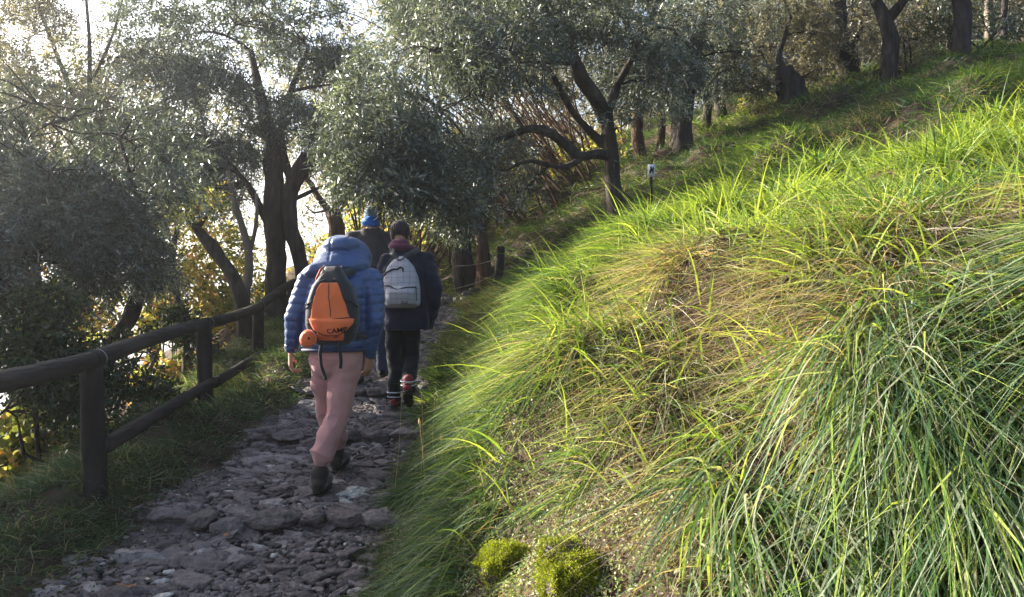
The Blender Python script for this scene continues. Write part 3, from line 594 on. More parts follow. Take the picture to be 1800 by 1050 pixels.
for (px, d, lb, pf, lm, sd) in [
    (60, 15, 'grey-green tree behind the thin pale-leaved one at the upper left', [(20, 120, 15, 1.3, 400), (110, 190, 15, 1.3, 420), (0, 260, 15, 1.2, 400), (90, 320, 15, 1.2, 400), (200, 260, 15, 1.1, 360), (180, 380, 15, 1.0, 260), (20, 400, 15, 1.1, 260)], 'grey_leaf', 111),
    (40, 11.5, 'dense dark olive between the thin sparse tree and the fence at the far left', [(-60, 200, 11, .9, 420), (40, 330, 11.5, .8, 360), (120, 380, 11.5, .8, 360), (-40, 400, 11, .8, 360), (60, 450, 11.5, .7, 260), (170, 460, 11.6, .6, 200), (210, 400, 11.8, .6, 220), (-60, 300, 11, .9, 400), (250, 350, 11.8, .5, 160)], 'olive_dark', 114),
    (760, 17, 'tall tree closing the top of the view, crown extended unseen above it to shade the slope', [(800, -60, 16.5, 1.6, 460), (300, -200, 15.5, 1.6, 420), (720, 90, 13.4, .8, 300), (790, 50, 14, .9, 300), (880, 10, 14.5, .9, 300), (750, -30, 14, 1.0, 360), (850, -80, 15, 1.1, 360), (700, 170, 13.2, .7, 240), (500, 40, 13, .9, 300), (700, -110, 14.6, 1.0, 360), (780, -180, 14.6, 1.1, 360), (560, -60, 13.5, .8, 300), (620, -120, 14, .9, 300), (690, -60, 14.5, .7, 260), (430, -250, 16, 1.6, 420), (560, -190, 16, 1.5, 420), (690, -160, 16, 1.4, 420), (360, -330, 16, 1.6, 420), (520, -370, 16, 1.6, 420), (680, -320, 16, 1.6, 420), (200, -260, 15, 1.6, 400), (820, -340, 17, 1.6, 400), (900, -100, 14.5, 1.0, 420), (1000, -75, 13.2, .9, 420), (1080, -115, 13, .9, 420), (940, -150, 13.2, .9, 420), (1050, -200, 13, 1.0, 420), (1140, -60, 13.4, .7, 300), (1130, -180, 12.6, .9, 420), (1180, -130, 12.6, .8, 380), (1060, -60, 12, .8, 380), (1150, -110, 11.6, .8, 380), (1240, -90, 12.2, .8, 380), (1240, -180, 12, .9, 380), (960, -160, 14.5, 1.0, 420), (820, -150, 14, 1.0, 420), (880, -220, 14.5, 1.1, 420), (760, -220, 14, 1.1, 420), (980, -260, 15, 1.2, 420), (920, -120, 17, 1.6, 460), (1040, -60, 17, 1.6, 460), (860, 30, 17, 1.4, 360), (980, 20, 17, 1.4, 360), (760, 60, 17, 1.2, 260), (1150, -140, 17, 1.7, 460), (1260, -200, 17, 1.7, 460), (1060, -240, 17, 1.7, 400), (850, -240, 17, 1.7, 400)], 'olive', 115),  # upper clumps added above the view, unseen, to shade the back slope
    (270, 16, 'dusky tree filling the gap left of the tall twin-trunked tree', [(260, 200, 16, 1.4, 700), (200, 90, 16, 1.2, 420), (450, 20, 16, 1.2, 420), (330, 30, 16, 1.2, 420), (330, 260, 16, 1.2, 420), (260, 320, 16, 1.2, 380), (400, 330, 16, 1.1, 300), (350, 130, 16, 1.3, 420), (280, 100, 16, 1.1, 260), (340, 390, 16, .9, 160)], 'olive', 112),
    (660, 19, 'brownish tree behind the heads of the three walkers', [(600, 180, 19, 1.5, 420), (680, 230, 19, 1.5, 420), (640, 320, 19, 1.3, 300), (740, 300, 19, 1.5, 360), (540, 260, 19, 1.4, 320), (560, 160, 19, 1.2, 260), (480, 200, 19, 1.4, 300)], 'grey_leaf', 113)]:
    small('background_tree', lb, px, d, [([(px, 420, d), (px + 10, 320, d), (px + 5, 200, d)], [.14, .1, .06])], pf, lm, sd, leaf=(.08, .024), K=10)
# --- shrubs
def shrub(name, label, c, puffs, leafm, seed, leaf, K=8, t=(.5, .25), group=None, bark='bark', keep=True, stems=6):
    c = np.array(c); c[2] = float(H(c[0], c[1])); T = Tree(name, label, 'shrub', c, seed, bark, group); r = T.r
    pts = [W(p[0], p[1], p[2]) for p in puffs]
    for k in range(stems):
        e = pts[k % len(pts)] + r.normal(size=3) * .3 * puffs[k % len(pts)][3]; s0 = c + [r.normal() * .12, r.normal() * .12, -.1]
        T.limb([s0, (s0 + e) / 2 + r.normal(size=3) * .12, e], [.022, .016, .008], 6, .05)
    for p, q in zip(pts, puffs): T.puff(p, q[3], q[4], leaf, K, .18, 5, t, .15, .2, keep=keep)
    T.wood.obj('stems', M[bark], T.o); T.leaf.obj('foliage', M[leafm], T.o, smooth=False)
shrub('evergreen_shrub', 'dark glossy evergreen bush seen under the left end of the top rail', W(90, 800, 6.4), [(60, 640, 6.2, .42, 700), (120, 700, 6.3, .42, 800), (20, 720, 6.0, .35, 500), (80, 560, 6.5, .35, 420), (230, 690, 6.9, .3, 420), (260, 760, 6.9, .25, 240)], 'ivy', 81, (.035, .02), 9, (.35, .25))
shrub('evergreen_shrub', 'dark bush right behind the first fence post', W(240, 760, 7.6), [(210, 640, 7.6, .35, 360), (260, 620, 7.8, .3, 260), (290, 700, 7.6, .3, 260)], 'ivy', 82, (.035, .022), 9, (.4, .3))
yl = [((40, 820, 7.4), [(20, 800, 7.4, .5, 260), (90, 780, 7.8, .5, 260)], 'yellow-leaved bush low on the slope at the bottom left edge'),
      ((300, 640, 13), [(300, 560, 13, .9, 330), (350, 500, 13, .8, 300), (280, 480, 13.4, .8, 260)], 'bright yellow autumn bush seen over the top rail left of the leaning trunk'),
      ((390, 600, 14), [(400, 560, 14, .8, 300), (370, 430, 14, .8, 260), (440, 520, 14, .6, 240)], 'yellow-green autumn bush between the second and third fence posts'),
      ((150, 640, 12), [(150, 540, 12, .8, 260), (90, 500, 12, .8, 240), (200, 580, 12, .6, 200)], 'yellowing bush glimpsed through the dark olive at the left'),
      ((440, 640, 12), [(440, 640, 11, .4, 150), (400, 650, 10.5, .4, 150), (300, 680, 10, .5, 220), (230, 720, 9.5, .5, 200)], 'low yellow-leaved scrub between the two rails'),
      ((660, 470, 17), [(660, 350, 17, .7, 180), (620, 440, 17, .7, 200), (560, 460, 16, .6, 160)], 'pale autumn bush behind the heads of the walkers')]
for k, (c, pf, lb) in enumerate(yl): shrub('autumn_shrub', lb, W(*c), pf, 'yellow', 90 + k, (.06, .042), 8, (.5, .3), 'autumn bushes below the fence', 'bark_pale')
shrub('yellow_shrub', 'small golden bush at the foot of the thicket left of the olive trunk', W(985, 420, 15), [(985, 395, 15, .35, 160), (1015, 378, 15.2, .3, 120), (960, 410, 15, .25, 80)], 'yellow', 101, (.04, .025), 7, (.75, .15))
shrub('brown_shrub', 'dry brown bush glowing in the sun behind the upper slope', W(1335, 215, 17.5), [(1335, 190, 17.5, .45, 200), (1310, 215, 17.5, .3, 120)], 'yellow', 102, (.05, .02), 7, (.9, .1), bark='bark_red')
shrub('grey_shrub', 'tall grey-brown thicket bush with a few yellow leaves on the top right ridge', W(1590, 110, 16.5), [(1560, 60, 16.5, .8, 420), (1610, 70, 16.3, .7, 360), (1590, 10, 16.8, .8, 330), (1640, 110, 16, .4, 200), (1560, 120, 16, .35, 160)], 'grey_leaf', 103, (.05, .016), 9, (.55, .3))
shrub('dark_shrub', 'dark tangled bush in the shade at the top right corner', W(1720, 60, 15.5), [(1700, 50, 15.5, .7, 300), (1770, 30, 15.5, .7, 300), (1650, 30, 16, .6, 200)], 'ivy', 104, (.05, .02), 8, (.4, .3))

# thicket of thin stems behind the path end
r = np.random.default_rng(5); sa = Acc(); la = Tree.__new__(Tree); la.r = r; la.wood = Acc(); la.leaf = Acc(); la.nodes = []; la.nr = []
for k in range(240):
    x = r.uniform(640, 1060); d = r.uniform(14.8, 20); b = basept(x, d); lean = r.normal(-.25 if x > 900 else .05, .3)
    if x > 900: lean -= .45
    hgt = r.uniform(1.6, 3.4); q = np.linspace(0, 1, 7)[:, None]
    P = b - [0, 0, .1] + q * [lean * hgt, r.normal() * .3, hgt] + q * q * [r.normal() * .4, 0, -.15 * abs(lean) * hgt]
    tube(la.wood, P, np.linspace(r.uniform(.014, .034), .006, 7), 5)
for k in range(85):
    x = r.uniform(630, 1120); d = r.uniform(16, 21); la.puff(W(x, r.uniform(270, 480) - max(0, (x - 850) * .35), d), r.uniform(.5, .8), 50, (.06, .042), 7, .2, 0, (.45, .3), .2, .1)
tag(la.wood.obj('thicket', M['bark_red']), 'dense thicket of thin brown stems behind the end of the path', 'thicket', kind='stuff')
tag(la.leaf.obj('thicket_leaves', M['yellow'], smooth=False), 'yellow-green autumn leaves of the thicket behind the path end', 'leaves', kind='stuff')

# far wood that closes the view between the trunks
r = np.random.default_rng(6); fa = Tree.__new__(Tree); fa.r = r; fa.wood = Acc(); fa.leaf = Acc(); fa.nodes = []; fa.nr = []
for k in range(150):
    x = r.uniform(700, 1900); d = r.uniform(21, 34); top = 60 + (x < 900) * 160
    fa.puff(W(x, r.uniform(-60, 400 - (x - 900) * .42 if x > 900 else 420), d), r.uniform(1.3, 2.2), 110, (.15, .055), 10, .5, 0, (.45, .28), .2, .05)
for k in range(26):
    x = r.uniform(-40, 640); d = r.uniform(20, 30); fa.puff(W(x, r.uniform(60, 480), d), r.uniform(1.0, 1.7), 75, (.14, .05), 9, .5, 0, (.45, .28), .2, .2)
tag(fa.leaf.obj('distant_wood', M['grey_leaf'], smooth=False), 'distant olive-brown woodland closing the view behind the trunks', 'woodland', kind='stuff')
# unseen olive added left of the view, its crown shaped to shade the path
b = np.array([-6.5, 5.0, 0.]); b[2] = float(H(b[0], b[1])); T = Tree('olive_tree', 'unseen olive added beyond the left edge to shade the path and bank foot', 'tree', b, 99)
T.limb([b - [0, 0, .3], b + [.1, 0, 1.2], b + [.0, .2, 2.4], b + [.2, .3, 4.0]], [.2, .16, .14, .08], 10)
for (x, y, z, rr, n) in [(-5.4, 4.6, 1.0, .8, 500), (-6.0, 6.0, 1.6, .9, 600), (-5.2, 3.2, .8, .8, 500), (-6.5, 4.8, 2.2, .9, 600), (-7.5, 7.5, 2.6, 1.0, 600), (-6.8, 3.0, 1.6, .9, 500), (-8, 5.5, 2.8, 1, 500), (-7.8, 8.8, 3.0, 1.0, 500), (-5.6, 1.8, .9, .8, 400), (-8.5, 9.8, 2.2, 1.0, 500), (-7.6, 6.4, 1.0, 1.0, 500), (-9.5, 8, 2.5, 1, 400), (-5.2, 5.6, 1.9, .6, 400), (-4.9, 4.2, 1.5, .5, 350), (-4.6, 3.0, 1.0, .5, 300), (-5.6, 7.2, 2.8, .7, 500), (-5.6, 6.2, 2.6, .7, 500), (-5.5, 5.2, 2.5, .6, 450), (-5.4, 4.2, 2.2, .6, 400), (-6.6, 7.8, 3.3, .8, 500), (-6.6, 6.6, 3.1, .8, 500), (-6.6, 5.6, 2.9, .7, 450), (-6.4, 4.4, 2.4, .7, 400)]:
    T.puff((x, y, z), rr, int(n * 1.7), (.075, .022), 12, .28, 5, (.42, .25))
T.done('olive_dark')
# ------------------------------------------------------------------ grass
def downhill(X, Y):
    e = .15; gx = (H(X + e, Y) - H(X - e, Y)) / (2 * e); gy = (H(X, Y + e) - H(X, Y - e)) / (2 * e); return gx, gy
def blades(acc, X, Y, L, Wd, t, lean=.6, droop=.55, spread=.35, seg=5, up=.8, r=rng, zoff=0.0, flow=None):
    n = len(X); gx, gy = downhill(X, Y)
    dh = norm(np.stack([-gx - .0, -gy - .12, 0 * gx], -1) + 1e-6)
    P0 = np.stack([X, Y, H(X, Y) - .01 + zoff], -1)
    nz = np.stack([noise(P0, 1.3, 1), noise(P0, 1.3, 2), 0 * X], -1) * .55
    rnd = r.normal(size=(n, 3)) * spread; rnd[:, 2] *= .3
    hd = norm(dh + nz + rnd * 1.0)
    if flow is not None: hd = norm(hd + flow)
    D0 = norm(np.array([0, 0, 1.]) * up + hd * lean * .6 + rnd)
    ang = r.normal(size=n) * .7
    side = norm(np.cross(D0, hd)); side = side * np.cos(ang)[:, None] + np.cross(D0, side) * np.sin(ang)[:, None]
    s = np.linspace(0, 1, seg + 1); L = L[:, None, None]; S1 = s[None, :, None]
    g = (droop * r.uniform(.55, 1.35, n))[:, None, None]
    P = P0[:, None] + L * (S1 * D0[:, None] + S1 ** 2 * (hd[:, None] * lean * g - np.array([0, 0, 1.]) * g))
    hz = H(P[..., 0], P[..., 1]) + .012 + .02 * r.random((n, 1)); P[..., 2] = np.maximum(P[..., 2], hz)
    wd = (Wd[:, None] * np.clip(1.15 - s[None] ** 1.5 * 1.15, .06, 1) * np.minimum(1, .55 + s[None] * 2))[..., None]
    A = P - side[:, None] * wd / 2; B = P + side[:, None] * wd / 2
    V = np.stack([A, B], 2).reshape(-1, 3); m = (seg + 1) * 2
    i = np.arange(n)[:, None] * m; j = np.arange(seg)[None] * 2
    Q = np.stack([i + j, i + j + 1, i + j + 3, i + j + 2], -1).reshape(-1, 4)
    acc.add(V, Q, None, np.repeat(np.clip(t, 0, 1), seg))

def zone(X, Y, zs):
    """patches of dead grass: (px, py, half-width, half-height, strength) read off the photograph, then kept in ground metres"""
    v = np.zeros_like(X)
    for (c, ax, ay, s) in zs:
        v = np.maximum(v, s * np.exp(-(((X - c[0]) / ax) ** 2 + ((Y - c[1]) / ay) ** 2)))
    return v
def zc(px, py, ax, ay, s): c = cast(np.array([px]), np.array([py]), .15)[0]; return ((c[0], c[1]), ax, ay, s)
DRY = [zc(1200, 500, .55, .7, .9), zc(1330, 625, .4, .32, .9), zc(1200, 660, .35, .4, .9), zc(1740, 370, .6, .5, .9), zc(1560, 480, .35, .3, .6), zc(1100, 880, .3, .5, .8), zc(1150, 740, .3, .4, .8), zc(1000, 930, .25, .4, .6),
       zc(1450, 420, .4, .3, .5), zc(1240, 420, .4, .3, .45), zc(1650, 330, .4, .4, .5)]
BARE = [zc(885, 985, .24, .34, 1), zc(1010, 1005, .26, .36, 1), zc(950, 930, .24, .3, 1), zc(1060, 960, .2, .3, 1)]
def tgrass(X, Y, r, dryk=1.0, base=.15):
    P = np.stack([X, Y, 0 * X], -1); n = len(X)
    dz = np.clip(zone(X, Y, DRY) + .28 * noise(P, 1.1, 3) - .05, 0, 1) * dryk
    isdry = r.random(n) < np.clip(dz, .07, .88)
    t = np.clip(base + .11 * r.normal(size=n) + .13 * noise(P, .9, 2), 0, .5)
    t = np.where(r.random(n) < .10, r.uniform(.5, .66, n), t)
    return np.where(isdry, r.choice([.68, .74, .80, .88, .95], n) + r.normal(size=n) * .03, t), isdry
# long grass on the bank, nearest part thickest
r = np.random.default_rng(31); acc = Acc()
N = 190000
Y = 1.0 + 7.8 * r.random(N) ** 1.6; X = XR(Y) + .12 + (r.random(N) ** 1.15) * (np.interp(Y, [0, 3, 9], [2.6, 4.6, 7.2]))
P = np.stack([X, Y, 0 * X], -1)

nc = 3600; tcy = .9 + 8.1 * r.random(nc) ** 1.5; tcx = XR(tcy) + .1 + r.random(nc) ** 1.1 * np.interp(tcy, [0, 3, 9], [2.7, 4.7, 7.3])   # tussock centres
ti = r.integers(0, nc, N); tr = .035 + .06 * r.random(nc); off = r.normal(size=(N, 2)) * tr[ti][:, None]; loose = r.random(N) < .22
X = np.where(loose, X, tcx[ti] + off[:, 0]); Y = np.where(loose, Y, tcy[ti] + off[:, 1]); X = np.maximum(X, XR(Y) + .04); OUT = np.concatenate([np.where(loose[:, None], 0, off / tr[ti][:, None] * .55), np.zeros((N, 1))], 1); TT = r.normal(size=nc)[ti]
P = np.stack([X, Y, 0 * X], -1); tuft = noise(P, 3.1, 2) + .5 * noise(P, 6.5); vis = X < .70 * Y + .45
hol = noise(P, 1.5) * .085 + .05 * noise(P, 3.4, 1)
k = vis & (r.random(N) < np.clip(.62 + .45 * tuft + 2.2 * hol, .06, 1)) & ~((zone(X, Y, [zc(1100, 880, .22, .35, 1), zc(1130, 760, .15, .2, .8), zc(980, 960, .28, .3, 1), zc(900, 990, .2, .2, 1), zc(1010, 1010, .2, .2, 1)] + BARE) > .3) & (r.random(N) < .9))
X, Y = X[k], Y[k]; P = P[k]; tuft = tuft[k]; OUT = OUT[k]; TT = TT[k]; n = len(X)
t, isdry = tgrass(X, Y, r); t = np.where(isdry, t, np.clip(t + .045 * TT, 0, .6))
low = smooth(1.0, .2, X - XR(Y))                               # short at the toe of the bank
near = smooth(4.2, 2.0, Y) * smooth(.9, 1.5, X - XR(Y))         # long hanging blue-green blades close by
t = np.where(~isdry & (r.random(n) < near * .85), np.where(r.random(n) < .22, r.uniform(.56, .68, n), np.clip(.45 + .09 * r.normal(size=n), .2, .6)), t)  # share of blades coloured pale cream in place of sunlit highlights
t = np.where(~isdry & (r.random(n) < low * .8), np.clip(.40 + .1 * r.normal(size=n), .2, .6), t)
L = (.19 + .17 * r.random(n) + .08 * np.clip(tuft, -1, 1)) * (1 - .45 * low) * (1 + .9 * near) * np.where(isdry, .95, 1)
bare = zone(X, Y, BARE); L = L * (1 - .72 * np.clip(bare * 1.6, 0, 1))
Wd = (.0060 + .0055 * r.random(n)) * np.interp(Y, [.5, 2, 9], [.6, .9, 1.35]) * np.where(isdry, .6, 1)
gd = np.where(isdry, 1.0, .0)
a1 = isdry; 
blades(acc, X[a1], Y[a1], L[a1], Wd[a1], t[a1], .9, .75, .30, 5, .45, r, flow=OUT[a1])
a2 = ~isdry & (near < .5); blades(acc, X[a2], Y[a2], L[a2], Wd[a2], t[a2], .7, (.52 + .55 * smooth(1.5, .7, X - XR(Y)) * smooth(6.5, 5.5, Y))[a2], .36, 5, .8, r, flow=OUT[a2])
a3 = ~isdry & (near >= .5); OUT[a3] = OUT[a3] * .5 + [.0, -.5, 0]; Wd[a3] *= 1.5; a3 &= r.random(n) < .75; blades(acc, X[a3], Y[a3], L[a3], Wd[a3], t[a3], .85, 1.0, .22, 6, .7, r, flow=OUT[a3])
# scattered taller upright blades that catch the light along the crest
n = 3600; Y = r.uniform(2.2, 7.2, n); X = XR(Y) + .5 + r.random(n) * 4.2; k = (X < .72 * Y) & (zone(X, Y, BARE) < .3); X, Y = X[k], Y[k]; n = len(X)
blades(acc, X, Y, .26 + .34 * r.random(n), .005 + .007 * r.random(n), np.clip(r.normal(.08, .08, n), 0, .4), .5, .35, .35, 7, 1.0, r)
print('blades ok');tag(acc.obj('bank_grass', M['grass'], smooth=True), 'long drooping sunlit grass with straw patches covering the right bank', 'grass', kind='stuff')
# rough grass further up the slope, coloured darker for the shade there
acc = Acc(); N = 120000; Y = 6.5 + 15 * r.random(N) ** 1.3; X = XR(Y) - .1 + r.random(N) * (Y * .72 + 1); k = (X < .68 * Y + .3) & (r.random(N) < .75); X, Y = X[k], Y[k]; n = len(X)
t, isdry = tgrass(X, Y, r, .9, .34); blades(acc, X, Y, .16 + .2 * r.random(n), .007 + .007 * r.random(n), t, .6, .5, .4, 3, .8, r)
tag(acc.obj('slope_grass', M['grass']), 'rough grass on the upper slope, coloured darker for shade below the olive trees', 'grass', kind='stuff')
# verge between path and fence, and the toe of the bank along the path
acc = Acc(); N = 70000; Y = 1.6 + 11 * r.random(N) ** 1.3; X = XL(Y) + .10 - r.random(N) ** 1.1 * 1.5; P = np.stack([X, Y, 0 * X], -1)
k = r.random(N) < np.clip(.6 + .5 * noise(P, 3, 1), .1, 1) * smooth(.02, .2, XL(Y) + .12 - X + .08 * noise(P, 6)); X, Y = X[k], Y[k]; n = len(X)
t = np.where(r.random(n) < .14, r.uniform(.66, .95, n), np.clip(.45 + .09 * r.normal(size=n), .1, .66)); hgt = 1 + .5 * smooth(-.1, .5, XL(Y) - X)
blades(acc, X, Y, (.10 + .12 * r.random(n)) * hgt, .0035 + .0035 * r.random(n), t, .35, .55, .5, 4, .9, r)
tag(acc.obj('verge_grass', M['grass']), 'dark green grass on the verge between the fence and the stones', 'grass', kind='stuff')
acc = Acc(); N = 60000; Y = 1.8 + 11 * r.random(N) ** 1.4; X = XR(Y) - .10 + r.random(N) * .75; P = np.stack([X, Y, 0 * X], -1)
k = r.random(N) < np.clip(.5 + .5 * noise(P, 3.5, 1), .08, 1) * smooth(-.02, .15, X - XR(Y) + .08 + .08 * noise(P, 6)) * (1 - .9 * np.clip(zone(X, Y, BARE) * 1.5, 0, 1)); X, Y = X[k], Y[k]; n = len(X)
dr = smooth(7.5, 9.5, Y); t = np.where(r.random(n) < .15 + .6 * dr, r.uniform(.66, .98, n), np.clip(.40 + .10 * r.normal(size=n), .1, .66))
blades(acc, X, Y, .09 + .13 * r.random(n) + .1 * dr, .003 + .003 * r.random(n), t, .5, .6, .5, 4, .8, r)
tag(acc.obj('toe_grass', M['grass']), 'shaded green and dry grass along the right edge of the path', 'grass', kind='stuff')
# tiny broad-leaved herbs and litter on the bank face
def litter(N, xs, ys, sz, tt, seed, name, label, mat, lift=.01, stand=.5):
    r = np.random.default_rng(seed); Y = ys[0] + (ys[1] - ys[0]) * r.random(N); X = XR(Y) + xs[0] + (xs[1] - xs[0]) * r.random(N)
    P = np.stack([X, Y, H(X, Y) + lift + .05 * r.random(N) * stand], -1); D = norm(r.normal(size=P.shape) * [1, 1, stand])
    V, Q = leafquads(P, D, sz[0] * r.uniform(.6, 1.3, N), sz[1] * r.uniform(.6, 1.3, N), r); a = Acc(); a.add(V, Q, None, np.clip(r.normal(tt[0], tt[1], N), 0, 1))
    tag(a.obj(name, mat, smooth=False), label, name.split('_')[-1], kind='stuff')
M['herb'] = leafmat('herb_leaf', [(0, (.10, .07, .05)), (.3, (.22, .16, .11)), (.5, (.14, .20, .06)), (.75, (.28, .34, .13)), (1, (.48, .47, .32))], .3, .6)
litter(46000, (.05, 1.3), (2.0, 4.6), (.016, .009), (.5, .3), 51, 'bank_herbs', 'tiny light-green and brown herbs clothing the steep foot of the bank', M['herb'], .01, .8)
litter(9000, (0, 2.2), (1.8, 7), (.03, .009), (.85, .12), 52, 'leaf_litter', 'dry brown leaf litter lying between the grass tufts', M['grass'])
litter(14000, (-2.6, -1.3), (2, 12), (.02, .012), (.40, .25), 53, 'verge_herbs', 'tiny dark leaves of herbs at the left edge of the path', M['ivy'])

# mossy rocks at the foot of the bank
M['moss'] = leafmat('moss', [(0, (.06, .06, .015)), (.35, (.20, .23, .015)), (.7, (.36, .40, .025)), (1, (.48, .46, .05))], .35, .8)
for (px, py, rr, sd, lb) in ((888, 992, .085, 3, 'upright moss-covered rock at the foot of the bank, the left one of two'), (1010, 1015, .11, 8, 'dark rock with a bright moss cap at the bottom edge, the right one of two')):
    c = cast(np.array([px]), np.array([py]), .06)[0]; c[2] = float(H(c[0], c[1])) + .035
    a = Acc(); rock(a, c, rr * 1.0, rr * .9, rr * 1.0, .4, sd, .12, 3, 0, .42); a.add(*(lambda V: (V, None, ICO1T))(ICO1 * .01 + c))
    T = thing('mossy_rock', lb, 'rock', c, 'mossy rocks at the bank foot'); a.obj('rock', M['stone'], T)
    r = np.random.default_rng(sd); V0 = np.concatenate(a.V) + c; n = 30000; i0 = r.integers(0, len(V0) - 12, n); B = V0[i0] + r.normal(size=(n, 3)) * .006; u = norm(B - c)
    k = (u[:, 2] > -.1 + .7 * noise(B, 9)) | (r.random(n) < .12); B, u = B[k], u[k]; B = B + u * .004; D = norm(u * .8 + r.normal(size=B.shape) * .5); n = len(B)
    V, Q = leafquads(B, D, r.uniform(.005, .011, n), r.uniform(.003, .006, n), r); m_ = Acc(); m_.add(V, Q, None, np.clip(.42 + .18 * r.normal(size=n) + .22 * noise(B, 12, 1), 0, 1)); m_.obj('moss', M['moss'], T, smooth=False)
# dry seed stalks beside the path
M['straw'] = leafmat('straw', [(0, (.45, .33, .20)), (1, (.62, .48, .30))], .35, .6)
for k, (px, top, bot, d, lb) in enumerate([(706, 700, 790, 5.0, 'tallest dry seed stalk in front of the dark-clad walker'), (742, 702, 800, 4.9, 'dry stalk with a curled leaf right of the tallest one'), (738, 748, 830, 4.6, 'short dry stalk with a fat seed head near the stones'), (764, 708, 790, 4.9, 'thin dry stalk leaning right at the grass edge'), (776, 775, 850, 4.4, 'lowest dry stalk standing in the green grass')]):
    p1 = W(px, top, d); b0 = np.array([p1[0] + .01, d + .02, float(H(p1[0], d))]); T = thing('dry_seed_stalk', lb, 'dry plant', b0, 'dry seed stalks beside the path')
    a = Acc(); P = resample(np.array([b0 + [.03 * (k - 2), .0, 0], (b0 + p1) / 2 + [.022 * ((k * 7) % 3 - 1), 0, 0], p1]), .03); tube(a, P, np.linspace(.0022, .0014, len(P)), 5); a.obj('stem', M['straw'], T, smooth=True)
    a = Acc(); dd = norm(P[-1] - P[-3]); q = np.linspace(0, 1, 8)[:, None]; tube(a, P[-1] + dd * q * .045, np.array([.001, .005, .007, .0075, .007, .005, .003, .0008]), 7, .1); a.obj('seed_head', M['straw'], T)
    if k in (0, 1, 3):
        a = Acc(); m = P[len(P) // 3]; q = np.linspace(0, 1, 9); C = m + np.stack([-.05 * np.sin(q * 2.6), -.01 * q, .05 * np.sin(q * 3.1) - .02 * q], 1); tube(a, C, .003 * (1.1 - q), 4, 0, flat=.3); a.obj('dry_leaf', M['straw'], T)
# fallen leaves on the stones
M['fallen'] = leafmat('fallen_leaf', [(0, (.30, .13, .05)), (.5, (.40, .20, .10)), (1, (.6, .5, .38))], .25, .7)
r = np.random.default_rng(77)
for k, (px, py, s, tv, lb) in enumerate([(222, 1040, .055, .1, 'orange-brown fallen leaf at the bottom left of the path'), (262, 1022, .022, 1, 'small pale leaf lying right of the orange one'), (400, 948, .03, .3, 'brownish leaf on the stones below the step'), (690, 745, .03, .6, 'pale leaf on the path beside the dry stalks'), (835, 870, .03, .2, 'russet leaf caught at the grass edge')]):
    c = cast(np.array([px]), np.array([py]), .02)[0]; c[2] = max(c[2], float(stepz(c[1])) + .03)
    a = Acc(); th = np.linspace(0, 6.283, 12, endpoint=False); rr = s * (.7 + .3 * np.cos(2 * th)) * r.uniform(.8, 1.1, 12)
    V = np.stack([np.cos(th) * rr, np.sin(th) * rr * .7, .25 * s * np.cos(2 * th + k)], 1); V = np.concatenate([V, [[0, 0, .004]]]) + c
    a.add(V, None, [(j, (j + 1) % 12, 12) for j in range(12)], tv); o = a.obj('fallen_leaf', M['fallen'], loc=c); tag(o, lb, 'leaf', 'fallen leaves on the path')
# low stone edge across the end of the path
ka = Acc(); r = np.random.default_rng(8)
for k in range(26):
    x = -1.55 + k * .075 + r.normal() * .02; y = 13.0 + .12 * math.sin(k * .5) + r.normal() * .05
    rock(ka, (x, y, float(H(x, y)) + r.uniform(.0, .13)), r.uniform(.06, .12), .08, r.uniform(.05, .09), r.normal() * .3, k + 3, r.uniform(.1, .4), 2)
tag(ka.obj('dry_stone_edge', M['stone'], loc=(-.8, 13, float(H(-.8, 13)))), 'low dark dry-stone edge crossing the far end of the path', 'stone edge')
# ------------------------------------------------------------------ people
def capsule(p0, p1, r0, r1, fy=1.0, n=14, m=5):
    p0 = np.array(p0, float); p1 = np.array(p1, float); ax = p1 - p0; L = np.linalg.norm(ax); ax = ax / max(L, 1e-9)
    P, rr = [], []
    for k in range(m): a = math.pi / 2 * (1 - k / m); P.append(p0 - ax * r0 * math.sin(a)); rr.append(r0 * math.cos(a) + 1e-4)
    for k in range(7): t = k / 6; P.append(p0 + ax * L * t); rr.append(r0 + (r1 - r0) * t)
    for k in range(1, m + 1): a = math.pi / 2 * k / m; P.append(p1 + ax * r1 * math.sin(a)); rr.append(r1 * math.cos(a) + 1e-4)
    a = Acc(); tube(a, P, rr, n, 0, cap=True, flat=1.0)
    return a
def ell(c, rad, rot=None):
    V = ICO3 * np.array(rad)
    if rot is not None:
        from mathutils import Euler
        Mx = np.array(Euler(rot).to_matrix()); V = V @ Mx.T
    a = Acc(); a.add(V + np.array(c), None, ICO3T); return a
def loft(rings, n=28, pw=2.3):
    """rings: (x, y, z, rx, ry) horizontal superellipses from bottom to top, closed"""
    th = np.linspace(0, 2 * math.pi, n, endpoint=False); a = Acc(); V = []
    for (x, y, z, rx, ry) in rings:
        c, s_ = np.cos(th), np.sin(th); V.append(np.stack([x + rx * np.sign(c) * np.abs(c) ** (2 / pw), y + ry * np.sign(s_) * np.abs(s_) ** (2 / pw), np.full(n, z)], 1))
    m = len(rings); V = np.concatenate(V + [np.array([[rings[0][0], rings[0][1], rings[0][2]], [rings[-1][0], rings[-1][1], rings[-1][2]]])])
    i = np.arange(m - 1)[:, None] * n; j = np.arange(n)[None]; k = (j + 1) % n
    Q = np.stack([i + j, i + k, i + n + k, i + n + j], -1).reshape(-1, 4); j = np.arange(n); k = (j + 1) % n
    a.add(V, Q); a.T.append(np.concatenate([np.stack([k, j, np.full(n, m * n)], 1), np.stack([(m - 1) * n + j, (m - 1) * n + k, np.full(n, m * n + 1)], 1)]).astype(np.int32)); a.AT.append(np.full(2 * n, .5, np.float32))
    return a
